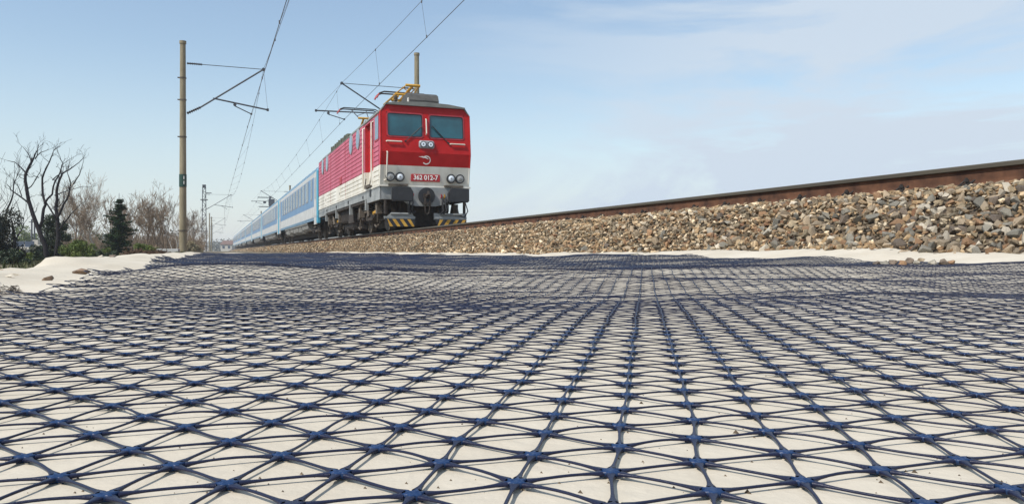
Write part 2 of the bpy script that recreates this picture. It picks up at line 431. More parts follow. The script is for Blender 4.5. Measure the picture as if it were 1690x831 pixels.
def lattice(s, R=33):
    n = int(R / s)
    i = np.arange(-n, n + 1); I, J = np.meshgrid(i, i)
    xy = O0 + I[..., None] * DIRS[0] * s + J[..., None] * DIRS[1] * s
    D, t = to_track(xy)
    dn = 0.012 * np.sin(t * 3.3) + 0.01 * np.sin(t * 7.7)
    ok = (D > D_L + dn) & (D < D_R + 0.6 * dn) & (t > T_0) & (t < T_1)
    return xy[ok]
# unit meshes: rib along +x from 0 to 1 (x in units of S), y and z in metres
BX = 0.45
def rib_unit(nseg, ns, rib_w=0.00062, h=0.00048, arch=0.0005, side=0.0, u0=0.10):
    us = np.linspace(u0, 1 - u0, nseg + 1); V = []; F = []
    for u in us:
        e = min(u, 1 - u)
        fl = max(0.0, 1 - (e - u0) / 0.22) ** 2
        wd = rib_w + 0.0013 * fl; hh = h + 0.0004 * fl
        zc = arch * math.sin(PI * (u - u0) / (1 - 2 * u0)) if nseg > 1 else arch * 0.5
        yc = side * math.sin(PI * u)
        for k in range(ns):
            q = 2 * PI * (k + 0.5) / ns
            V.append((u, yc + math.copysign(abs(math.cos(q)) ** BX, math.cos(q)) * wd, zc + math.copysign(abs(math.sin(q)) ** BX, math.sin(q)) * hh))
    for i in range(nseg):
        for k in range(ns):
            l = (k + 1) % ns
            F.append((i * ns + k, i * ns + l, (i + 1) * ns + l, (i + 1) * ns + k))
    return np.array(V), np.array(F)
def hub_unit(nr, full=True):
    V = [(0, 0, 0.0010)] if full else []
    F = []
    rings = [(0.42, 0.00105), (0.80, 0.0010), (0.97, 0.0006), (1.0, -0.0006), (0.85, -0.0014)] if full else [(0.85, 0.0009), (1.0, -0.0008)]
    for rr, z in rings:
        for k in range(nr):
            p = 2 * PI * k / nr
            r = 0.0028 + 0.0024 * abs(math.cos(3 * p)) ** 3 if nr > 6 else 0.0036
            V.append((math.cos(p) * r * rr, math.sin(p) * r * rr, z))
    b = 1 if full else 0
    tris = []
    if full:
        for k in range(0, nr, 2): tris.append((0, b + k, b + (k + 1) % nr, b + (k + 2) % nr))
    for i in range(len(rings) - 1):
        for k in range(nr):
            l = (k + 1) % nr
            tris.append((b + i * nr + k, b + (i + 1) * nr + k, b + (i + 1) * nr + l, b + i * nr + l))
    if not full:
        for k in range(1, nr - 1, 2): tris.append((b, b + k, b + k + 1, b + min(k + 2, nr - 1)))
    return np.array(V, float), np.array(tris)

geo = empty('geogrid', W(1.5, 0.0, 0.0), 0, "dark blue plastic triangular mesh rolled out over the cream cloth beside the railway", "geogrid")
geo_loc = np.array(geo.location)
FV, FF = [], []; foff = 0
def push(V, F):
    global foff
    FV.append(V - geo_loc); FF.append(F + foff); foff += len(V)
def add_ribs(A, B, unit, scale=1.0, rnd=None):
    """A,B (n,3) node centres"""
    if len(A) == 0: return
    V, F = unit
    d = B - A; ln = np.linalg.norm(d, axis=1, keepdims=True); e = d / ln
    side = np.stack([-e[:, 1], e[:, 0], np.zeros(len(e))], 1); side /= np.linalg.norm(side, axis=1, keepdims=True)
    up = np.cross(e, side)
    n = len(A)
    ar = 1.0 if rnd is None else rnd[:, None, None]
    P = A[:, None, :] + d[:, None, :] * V[None, :, 0:1] + side[:, None, :] * V[None, :, 1:2] * scale * (1 if rnd is None else 1.0) + up[:, None, :] * V[None, :, 2:3] * scale * ar
    F2 = (F[None] + (np.arange(n) * len(V))[:, None, None]).reshape(-1, 4)
    push(P.reshape(-1, 3), F2)
def add_hubs(C, unit, scale=1.0):
    if len(C) == 0: return
    V, F = unit
    a = PI / 2 - cang; R = np.array([[math.cos(a), -math.sin(a)], [math.sin(a), math.cos(a)]])
    xy = V[:, :2] @ R.T * scale
    P = C[:, None, :] + np.concatenate([xy, V[:, 2:3] * scale], 1)[None]
    # follow the slope
    eps = 0.01
    gx = (node_z(C[:, :2] + [eps, 0]) - node_z(C[:, :2] - [eps, 0])) / (2 * eps)
    gy = (node_z(C[:, :2] + [0, eps]) - node_z(C[:, :2] - [0, eps])) / (2 * eps)
    P[:, :, 2] += xy[None, :, 0] * gx[:, None] + xy[None, :, 1] * gy[:, None]
    F2 = (F[None] + (np.arange(len(C)) * len(V))[:, None, None]).reshape(-1, 4)
    push(P.reshape(-1, 3), F2)

def pairs(xy, s):
    """ribs between lattice neighbours that both exist"""
    key = {}
    q = np.round((xy - O0) @ np.linalg.inv(np.stack([DIRS[0], DIRS[1]])) / s).astype(int)
    n = 4 * int(40 / s) + 10
    ids = (q[:, 0] + n) * (2 * n) + (q[:, 1] + n)
    order = np.argsort(ids); sid = ids[order]
    res = []
    for k, (di, dj) in enumerate([(1, 0), (0, 1), (-1, 1)]):
        tgt = ids + di * 2 * n + dj
        p = np.searchsorted(sid, tgt); p = np.clip(p, 0, len(sid) - 1)
        hit = sid[p] == tgt
        res.append((np.nonzero(hit)[0], order[p[hit]]))
    return res
U_FULL = [rib_unit(7, 8, arch=a, side=b) for a, b in ((.0002, .0001), (.0006, -.0002), (.0, .0002), (.0010, -.0001), (-.0003, -.0002), (.0004, .0))]
BX = 1.0
U_MED = rib_unit(3, 4, rib_w=0.00075, h=0.00055, arch=.0008)
U_LOW = rib_unit(1, 3, rib_w=0.0010, h=0.00095, u0=0.0)
H_FULL = hub_unit(18, True); H_MED = hub_unit(6, False)

fine = lattice(S, 16.5)
rad = np.hypot(fine[:, 0], fine[:, 1])
fine = fine[rad < 13]; rad = rad[rad < 13]
jit = np.random.RandomState(3)
fine3 = np.concatenate([fine, node_z(fine)[:, None]], 1)
fine3[:, :2] += jit.normal(0, 0.0008, (len(fine), 2)) 
fine3[:, 2] += jit.uniform(0, 0.0008, len(fine)) + jit.uniform(0, 0.001, len(fine)) * sstep(0.8, 2, rad)
inw = (np.abs(fine[:, 0]) < 0.80 * fine[:, 1] + 0.06)
lod = np.where(inw & (rad < 1.5), 0, np.where((rad < 4.2) & (np.abs(fine[:, 0]) < 0.95 * fine[:, 1] + 0.35), 1, 2))
# the junctions and ribs that show largest are parts of their own
infr = (np.abs(fine[:, 0]) < 0.67 * fine[:, 1] + 0.01) & (fine[:, 1] > 0.262)
cand = np.nonzero(infr)[0]; cand = cand[np.argsort(rad[cand])][:300]
is_part = np.zeros(len(fine), bool); is_part[cand] = True
hubme = []
V, F = H_FULL
for hv in range(4):
    r4 = np.random.RandomState(hv); VV = V.copy(); VV[:, :2] *= 1 + r4.normal(0, 0.05, (len(V), 1)); VV[:, 2] += r4.normal(0, 0.00012, len(V))
    a = PI / 2 - cang; R = np.array([[math.cos(a), -math.sin(a)], [math.sin(a), math.cos(a)]])
    VV[:, :2] = VV[:, :2] @ R.T
    hubme.append(np_mesh('junction', VV, F, M['hub'], smooth=True))
for n_, i in enumerate(cand):
    o = link('junction', hubme[n_ % 4], geo); o.location = Vector(fine3[i]) - geo.location
    c = fine3[i]; e = .01
    gx = float(node_z(c[:2] + [e, 0]) - node_z(c[:2] - [e, 0])) / (2 * e); gy = float(node_z(c[:2] + [0, e]) - node_z(c[:2] - [0, e])) / (2 * e)
    o.rotation_euler = (math.atan(gy), -math.atan(gx), 0)
ribme = []
for V, F in U_FULL:
    VV = V.copy(); VV[:, 0] *= S; ribme.append(np_mesh('rib', VV, F, M['grid'], smooth=True))
prs = pairs(fine, S)
all_a = np.concatenate([p[0] for p in prs]); all_b = np.concatenate([p[1] for p in prs])
mid = (fine[all_a] + fine[all_b]) / 2
mr = np.hypot(mid[:, 0], mid[:, 1])
mok = (np.abs(mid[:, 0]) < 0.67 * mid[:, 1] + 0.01) & (mid[:, 1] > 0.262)
rc = np.nonzero(mok)[0]; rc = rc[np.argsort(mr[rc])][:300]
rpart = np.zeros(len(all_a), bool); rpart[rc] = True
for n_, i in enumerate(rc):
    A = Vector(fine3[all_a[i]]); B = Vector(fine3[all_b[i]])
    e = (B - A); ln = e.length; e.normalize(); sd = Vector((-e.y, e.x, 0)).normalized(); up = e.cross(sd)
    o = link('rib', ribme[(n_ * 7) % 6], geo)
    mtx = Matrix((e, sd, up)).transposed().to_4x4() @ Matrix.Diagonal((ln / S, 1, 1, 1)); mtx.translation = A - geo.location
    o.matrix_local = mtx
add_hubs(fine3[(lod == 0) & ~is_part], H_FULL)
add_hubs(fine3[lod == 1], H_MED)
rl = np.maximum(lod[all_a], lod[all_b])
sel0 = np.nonzero((rl == 0) & ~rpart)[0]
for k in range(6):
    s_ = sel0[k::6]; add_ribs(fine3[all_a[s_]], fine3[all_b[s_]], U_FULL[(k * 5) % 6])
s_ = np.nonzero(rl == 1)[0]; add_ribs(fine3[all_a[s_]], fine3[all_b[s_]], U_MED, rnd=jit.uniform(0.6, 1.6, len(s_)))
s_ = np.nonzero(rl == 2)[0]; add_ribs(fine3[all_a[s_]], fine3[all_b[s_]], U_LOW)
coarse = lattice(2 * S, 33)
coarse = coarse[np.hypot(coarse[:, 0], coarse[:, 1]) > 12.9]
c3 = np.concatenate([coarse, node_z(coarse)[:, None] + 0.002], 1)
c3[:, 2] += jit.uniform(0, 0.004, len(c3))
for a_, b_ in pairs(coarse, 2 * S):
    add_ribs(c3[a_], c3[b_], U_LOW, 1.8)
gm = link('mesh_field', np_mesh('mesh_field', np.concatenate(FV), np.concatenate(FF), M['grid'], smooth=True), geo)
tag(gm, kind='stuff')

# ------------------------------------------------------------------ ballast stones
def hull(seed, npts, sq):
    r = random.Random(seed)
    bm = bmesh.new()
    for _ in range(npts):
        while True:
            p = Vector((r.uniform(-1, 1), r.uniform(-1, 1), r.uniform(-1, 1)))
            if 0.2 < p.length < 1: break
        p = p.normalized() * r.uniform(0.70, 1.0)
        bm.verts.new((p.x * sq[0], p.y * sq[1], p.z * sq[2]))
    g = bmesh.ops.convex_hull(bm, input=bm.verts)
    bmesh.ops.delete(bm, geom=[x for x in g['geom_interior'] if isinstance(x, bmesh.types.BMVert)], context='VERTS')
    bmesh.ops.triangulate(bm, faces=bm.faces)
    bmesh.ops.recalc_face_normals(bm, faces=bm.faces)
    bm.verts.index_update()
    V = np.array([v.co[:] for v in bm.verts]); F = np.array([[v.index for v in f.verts] for f in bm.faces])
    bm.free(); return V, F
rr = random.Random(8)
HN = [hull(100 + i, 11 + i % 4, (1, rr.uniform(.62, .95), rr.uniform(.45, .8))) for i in range(24)]
HF = [hull(300 + i, 8, (1, rr.uniform(.65, .95), rr.uniform(.5, .85))) for i in range(12)]
br = np.random.RandomState(21)
def rand_rot(n):
    q = br.normal(size=(n, 4)); q /= np.linalg.norm(q, axis=1, keepdims=True)
    w_, x, y, z = q.T
    return np.stack([np.stack([1 - 2 * (y * y + z * z), 2 * (x * y - z * w_), 2 * (x * z + y * w_)], -1),
                     np.stack([2 * (x * y + z * w_), 1 - 2 * (x * x + z * z), 2 * (y * z - x * w_)], -1),
                     np.stack([2 * (x * z - y * w_), 2 * (y * z + x * w_), 1 - 2 * (x * x + y * y)], -1)], 1)
def scatter(t0, t1, a, r0, r1, layers):
    out_ = []
    for ly in layers:
        tt = np.arange(t0, t1, a); uu = np.arange(0, 1.52, a)
        T_, U_ = np.meshgrid(tt, uu)
        T_ = T_.ravel() + br.uniform(-.5, .5, T_.size) * a * 1.1; U_ = U_.ravel() + br.uniform(-.5, .5, U_.size) * a * 1.1
        toe = TOE + 0.08 * np.sin(T_ * 1.3) + 0.07 * np.sin(T_ * 3.1 + 1)
        slope = 0.87
        D_ = np.where(U_ < slope, toe + (4.80 - toe) * U_ / slope, 4.80 + (U_ - slope))
        ok = D_ < 5.40
        T_, D_ = T_[ok], D_[ok]
        r_ = r0 + (r1 - r0) * br.power(0.55, len(T_)) ** 1.6
        z_ = bank(D_, T_) + ly + br.uniform(-.014, .012, len(T_)) * (a / .05)
        z_ -= np.where(D_ > 5.25, 0.012, 0)
        out_.append(np.stack([*[np.asarray(c) for c in (D_ * CT - T_ * ST, D_ * ST + T_ * CT, z_)], r_, T_, D_], 1))
    return np.concatenate(out_)
SV, SF = [], []; so = 0
def bake(P, hulls):
    global so
    n = len(P); which = br.randint(0, len(hulls), n); R = rand_rot(n)
    for h in range(len(hulls)):
        k = np.nonzero(which == h)[0]
        if len(k) == 0: continue
        V, F = hulls[h]
        X = np.einsum('nij,vj->nvi', R[k], V) * P[k, 3][:, None, None]
        X[:, :, 2] *= 0.85
        X += P[k, None, :3]
        SV.append(X.reshape(-1, 3)); SF.append((F[None] + (np.arange(len(k)) * len(V))[:, None, None]).reshape(-1, 3) + so); so += len(k) * len(V)
near = scatter(0.6, 14, 0.056, 0.024, 0.067, [-0.014, 0.006])
# loose stones spilled past the toe
ex = []
for T_, D_ in [(4.05 + br.normal(0, .10), 3.93 + br.normal(0, .05)) for _ in range(46)] + [(9.5 + br.normal(0, .5), 3.95 + br.normal(0, .04)) for _ in range(40)]:
    x, y, z = W(D_, T_, float(relief(D_, T_)) + 0.012); ex.append((x, y, z, br.uniform(.02, .038), T_, D_))
near = np.concatenate([near, np.array(ex)])
# show largest: top-layer stones in the frame, nearest first
inf_ = (near[:, 0] / near[:, 1] < 0.665) & (near[:, 1] > 0)
score = near[:, 3] / near[:, 1] + np.where(near[:, 2] > bank(near[:, 5], near[:, 4]), 0.004, 0) + np.where(near[:, 5] < 4.9, 0.001, -0.004)
sel = np.argsort(-np.where(inf_, score, -1))[:290]
mask = np.zeros(len(near), bool); mask[sel] = True
bake(near[~mask], HN)
bake(scatter(14, 32, 0.062, 0.026, 0.055, [-0.008, 0.008]), HF)
bake(scatter(32, 70, 0.10, 0.045, 0.08, [0.0]), HF)
bake(scatter(70, 240, 0.2, 0.09, 0.15, [-0.03]), HF)
bs = link('ballast_stones', np_mesh('ballast_stones', np.concatenate(SV), np.concatenate(SF), M['ballast']))
tag(bs, "brown and grey crushed stone heaped on the embankment below the rail", "ballast", kind='stuff')
names = ['tan', 'rust brown', 'grey', 'pale cream', 'dark brown']
stone_me = {}
for n_ in names:
    stone_me[n_] = [np_mesh('ballast_stone', V, F, STK[n_]) for V, F in HN[:12]]
R_ = rand_rot(300)
def stone_label(c, k):
    x, y, z, r_, T_, D_ = near[k]
    size = "large" if r_ > .047 else ("midsize" if r_ > .036 else "small")
    q = (z - 0.05) / 0.45
    hgt = ("at the slope's foot" if q < .15 else "low on the slope" if q < .4 else "midway up the slope" if q < .65 else "high on the slope" if q < .92 else "right under the rail")
    u = (x / y + .6617) / 1.3234
    pl = ("at the right picture edge" if u > .96 else "near the right picture edge" if u > .92 else "slightly in from the right edge" if u > .88 else "below the second rail clip from the right" if u > .84 else
          "above the stones under the mesh" if u > .8 else "right part of the ballast" if u > .74 else "right of the ballast's middle" if u > .66 else "around the ballast's middle")
    return f"{size} {c} stone {hgt}, {pl}"
for j, i in enumerate(sel):
    c = names[[0, 2, 1, 0, 3, 2, 0, 4, 2, 3, 0, 1][j % 12 if j % 5 else (j // 5) % 12]]
    o = link('ballast_stone', stone_me[c][(j * 5) % 12])
    x, y, z, r_, T_, D_ = near[i]
    m4 = Matrix(R_[j].tolist()).to_4x4(); o.matrix_world = Matrix.Translation((x, y, z)) @ m4 @ Matrix.Scale(r_, 4)
    tag(o, stone_label(c, i), "stone", f"{c} stones on the ballast slope")

# ------------------------------------------------------------------ rails
def rail(D, label):
    root = empty('rail', W(D, 0, RAIL_TOP - 0.172), TH, label, 'rail')
    prof = [(-.075, 0), (.075, 0), (.075, .012), (.012, .032), (.009, .05), (.009, .118), (.014, .128), (.036, .135), (.036, .162), (.030, .170), (.016, .172),
            (-.016, .172), (-.030, .170), (-.036, .162), (-.036, .135), (-.014, .128), (-.009, .118), (-.009, .05), (-.012, .032), (-.075, .012)]
    mb = MB(); ys = [-12.0] + [x for x in np.arange(0, 60, 6.0)] + [100, 180, 320]
    n = len(prof)
    vs = [(p[0], y, p[1]) for y in ys for p in prof]
    fs = []; 
    for i in range(len(ys) - 1):
        for k in range(n): fs.append((i * n + k, (i + 1) * n + k, (i + 1) * n + (k + 1) % n, i * n + (k + 1) % n))
    mb.add(vs, fs)
    for i, f in enumerate(mb.f):
        k = i % n
        mb.m[i] = 2 if k in (9, 10, 11) else (1 if k in (6, 7, 8, 12, 13, 14) else 0)
    mb.build('rail_bar', [M['rail'], M['railhead'], M['railtop']], root)
    return root
r1 = rail(TRACK_C - 0.75, "rusty brown rail nearest the camera, running along the top of the stones")
r2 = rail(TRACK_C + 0.75, "far rail of the same track, behind the nearer rail")
fb = MB()
fb.box(-.13, -.068, -.06, .06, -.012, .016); fb.box(-.085, -.03, -.032, .032, .012, .030); fb.cyl((-.085, 0, .01), (-.085, 0, .075), .012, 6); fb.cyl((-.085, 0, .040), (-.085, 0, .062), .021, 6)
fb.tube([(-.10, -.045, .02), (-.05, -.045, .055), (-.03, 0, .034), (-.05, .045, .055), (-.10, .045, .02)], .009, 5)
f0 = None
for i in range(60):
    y = 1.9 + i * 0.61
    if f0 is None: f0 = fb.build('rail_clip', M['clip'], r1); o = f0
    else:
        o = f0.copy(); col.objects.link(o)
    o.location = (0, y, 0); o.scale = (1, .9, .9)

# ------------------------------------------------------------------ locomotive
# local axes: x to the right across the track, y away from the camera along it, z up from the rail top
T_FRONT = 24.0
loco = empty('locomotive', W(TRACK_C, T_FRONT, RAIL_TOP), TH, "red and cream white electric locomotive heading the train, number plate on its nose", "locomotive")
HW = 1.47
LEN = 15.6
ZB, ZW, ZF, ZS, ZR = 1.40, 2.03, 2.45, 3.71, 3.97
def yf(z):       # nose profile
    if z <= ZF: return 0.20 * (ZF - z) / (ZF - ZB)
    return 0.16 * (z - ZF) / (ZR - ZF)
def front(side):
    mb = MB()
    yy = (lambda z: yf(z)) if side == 0 else (lambda z: LEN - yf(z))
    xs = [-HW, -1.27, -.10, .10, 1.27, HW]; zs = [ZB, ZW, ZF, 2.92, ZS, ZR]
    for i in range(5):
        for j in range(5):
            if j == 3 and i in (1, 3): continue
            m = 1 if j == 0 else 0
            a, b, c, d = (xs[i], yy(zs[j]), zs[j]), (xs[i + 1], yy(zs[j]), zs[j]), (xs[i + 1], yy(zs[j + 1]), zs[j + 1]), (xs[i], yy(zs[j + 1]), zs[j + 1])
            if j == 4 and i == 0: mb.add([a, b, c], [(0, 1, 2)], m)
            elif j == 4 and i == 4: mb.add([a, b, d], [(0, 1, 2)], m)
            else: mb.quad(a, b, c, d, m)
    return mb
front(0).build('nose', [M['red'], M['white']], loco)
front(1).build('nose', [M['red'], M['white']], loco)
# corner posts
mb = MB()
for sx in (-1, 1):
    mb.tube([(sx * (HW - .012), yf(ZF) + .012, ZF), (sx * (HW - .012), yf(ZS) + .012, ZS), (sx * 1.265, yf(ZR) + .012, ZR)], .028, 8)
    mb.tube([(sx * (HW - .012), yf(ZW) + .012, ZW), (sx * (HW - .012), yf(ZF) + .012, ZF)], .028, 8)
    mb.tube([(sx * (HW - .012), yf(ZB) + .012, ZB), (sx * (HW - .012), yf(ZW) + .012, ZW)], .028, 8, 1)
mb.build('corner_post', [M['red'], M['white']], loco, smooth=True)
def ring(x0, x1, z0, z1, yfun, wd, pr, mb, m=0, rc=0.07, back=0.02):
    """rounded rectangular frame following the nose"""
    def loop(k, dy):
        pts = []
        r = max(rc - k, .01)
        for cx, cz, a0 in ((x1 - k - r, z1 - k - r, 0), (x0 + k + r, z1 - k - r, 90), (x0 + k + r, z0 + k + r, 180), (x1 - k - r, z0 + k + r, 270)):
            for a in (0, 30, 60, 90):
                q = math.radians(a0 + a); X = cx + math.cos(q) * r; Z = cz + math.sin(q) * r
                pts.append((X, yfun(Z) + dy, Z))
        return pts
    A, B, C = loop(-wd, back), loop(-wd, -pr), loop(0, -pr); Dd = loop(0, back)
    n = len(A); fs = []
    for r in range(3):
        for i in range(n): fs.append((r * n + i, r * n + (i + 1) % n, (r + 1) * n + (i + 1) % n, (r + 1) * n + i))
    mb.add(A + B + C + Dd, fs, m)
    return Dd
for sx in (-1, 1):
    x0, x1 = (-1.235, -.125) if sx < 0 else (.125, 1.235)
    mb = MB(); loop = ring(x0, x1, 2.955, 3.675, yf, .045, .012, mb, rc=.06)
    fr = mb.build('windscreen_frame', M['redpart'], loco, smooth=True)
    mb = MB(); loop = ring(x0 + .012, x1 - .012, 2.967, 3.663, yf, .014, .016, mb, rc=.05)
    mb.build('rubber_seal', M['rubber'], fr)
    mb = MB(); mb.add([(p[0], p[1], p[2]) for p in loop], [tuple(range(len(loop)))])
    mb.build('windscreen', M['glass'], fr)
# windscreen surrounds fill behind frames
mb = MB()
for sx in (-1, 1):
    x0, x1 = (-1.28, -.09) if sx < 0 else (.09, 1.28)
    mb.box(x0, x1, .38, .42, 2.85, 3.75)
mb.build('cab_interior', M['dark'], loco)
# handles, wipers, lamps
def rod(name, pts, r, m, parent=loco, n=8): return MB().tube(pts, r, n).build(name, m, parent, smooth=True)
def yy(z, d): return yf(z) - d
rod('grab_handle', [(0, yy(3.05, 0), 3.05), (0, yy(3.05, .06), 3.07), (0, yy(3.5, .06), 3.52), (0, yy(3.5, 0), 3.54)], .022, M['white'])
for sx in (-1, 1):
    a, b = (-1.28, -.80) if sx < 0 else (.78, 1.28)
    rod('grab_handle', [(a, yf(2.78), 2.77), (a + .01, yy(2.78, .06), 2.77), (b - .01, yy(2.78, .06), 2.77), (b, yf(2.78), 2.77)], .022, M['white'])
    x = sx * 1.27
    if sx < 0:
        rod('grab_handle', [(x, yf(2.40), 2.44), (x, yy(2.40, .07), 2.42), (x, yy(1.95, .07), 1.95), (x, yy(1.50, .07), 1.58), (x - .06, yf(1.5), 1.55)], .022, M['white'])
    # wiper
    wp = MB(); px_, pz = sx * .62 * (1 if sx > 0 else 1), 2.80
    if sx < 0: p0, p1 = (-.68, yy(2.82, .03), 2.80), (-.16, yy(3.25, .05), 3.28)
    else: p0, p1 = (.72, yy(2.82, .03), 2.80), (.22, yy(3.25, .05), 3.30)
    wp.tube([p0, p1], .012, 6); dd = (Vector(p1) - Vector(p0)) * .35
    wp.tube([Vector(p0) + dd + Vector((0, .012, 0)), Vector(p1) + Vector((0, .012, 0)) + dd * .15], .016, 5); wp.cyl((p0[0], yf(2.8), p0[2]), (p0[0], yf(2.8) - .05, p0[2]), .03, 10)
    wp.build('wiper', M['black'], loco)
mb = MB(); mb.bbox(-.25, .25, yf(2.71) - .07, yf(2.71) + .05, 2.59, 2.84, .04); box_ = mb.build('marker_lamp_box', M['frame'], loco)
for sx in (-1, 1):
    mb = MB(); y0 = yf(2.71) - .07
    mb.cyl((sx * .12, y0 - .02, 2.715), (sx * .12, y0 + .01, 2.715), .10, 20, 0); mb.cyl((sx * .12, y0 - .027, 2.715), (sx * .12, y0 - .01, 2.715), .075, 20, 1); mb.cyl((sx * .12, y0 - .033, 2.715), (sx * .12, y0 - .02, 2.715), .022, 10, 0)
    mb.build('lamp', [M['rubber'], M['lens']], box_, smooth=True)
for x, bright in ((-1.15, 0), (-.84, 1), (.84, 1), (1.14, 0)):
    y0 = yf(1.67)
    mb = MB(); mb.cyl((x, y0 + .08, 1.67), (x, y0 - .07, 1.67), .145, 28, 0); o = mb.build('headlight', M['rubber'], loco, smooth=True)
    mb = MB(); mb.cyl((x, y0 - .06, 1.67), (x, y0 - .075, 1.67), .112, 24, 0); mb.cyl((x, y0 - .074, 1.67), (x, y0 - .095, 1.67), .09, 24, 1, .06)
    mb.cyl((x, y0 - .09, 1.67), (x, y0 - .10, 1.67), .03, 12, 0)
    mb.build('lamp_lens', [M['steel'], M['lens'] if bright else M['lens2']], o, smooth=True)
# number plate with its lettering
mb = MB(); y0 = yf(1.665); mb.bbox(-.475, .475, y0 - .03, y0 + .02, 1.55, 1.785, .01); plate = mb.build('number_plate', M['plate'], loco)
def lettering(txt, size, parent, m, center, sx=1.0, name='lettering', tilt=0.0, depth=.004, rot=(PI / 2, 0, 0)):
    cu = bpy.data.curves.new(name, 'FONT'); cu.body = txt; cu.size = size; cu.extrude = depth; cu.align_x = 'CENTER'; cu.align_y = 'CENTER'; cu.offset = 0.004
    o = bpy.data.objects.new(name, cu); col.objects.link(o)
    dg = bpy.context.evaluated_depsgraph_get(); me = bpy.data.meshes.new_from_object(o.evaluated_get(dg))
    bpy.data.objects.remove(o); me.materials.clear(); me.materials.append(m)
    q = bpy.data.objects.new(name, me); col.objects.link(q); q.parent = parent; q.location = center; q.rotation_euler = rot; q.scale = (sx, 1, 1)
    return q
lettering("362 012-7", .21, plate, M['letter'], (0, y0 - .034, 1.668), 0.93, 'number_lettering')
# round emblem: ring with a gap and a swept bar to the left
mb = MB(); zc = 2.225; yc = lambda z: yf(z) - .006
R0, R1 = .105, .14
a = [math.radians(x) for x in np.linspace(150, -200 + 60, 30)]
outl = [(math.cos(q) * R1, math.sin(q) * R1) for q in a]; inl = [(math.cos(q) * (R0 + .02 * (1 - i / 29.)), math.sin(q) * (R0)) for i, q in enumerate(a)]
n = len(a)
vs = [(p[0], yc(zc + p[1]), zc + p[1]) for p in outl] + [(p[0], yc(zc + p[1]), zc + p[1]) for p in inl]
mb.add(vs, [(i, i + 1, n + i + 1, n + i) for i in range(n - 1)])
sw = [(-.27, .10), (-.12, .118), (-.02, .10), (.06, .045), (.075, .02), (-.02, .055), (-.10, .07)]
mb.add([(p[0], yc(zc + p[1]) - .002, zc + p[1]) for p in sw], [tuple(range(len(sw)))])
mb.build('emblem', M['letter'], loco, fix=False)
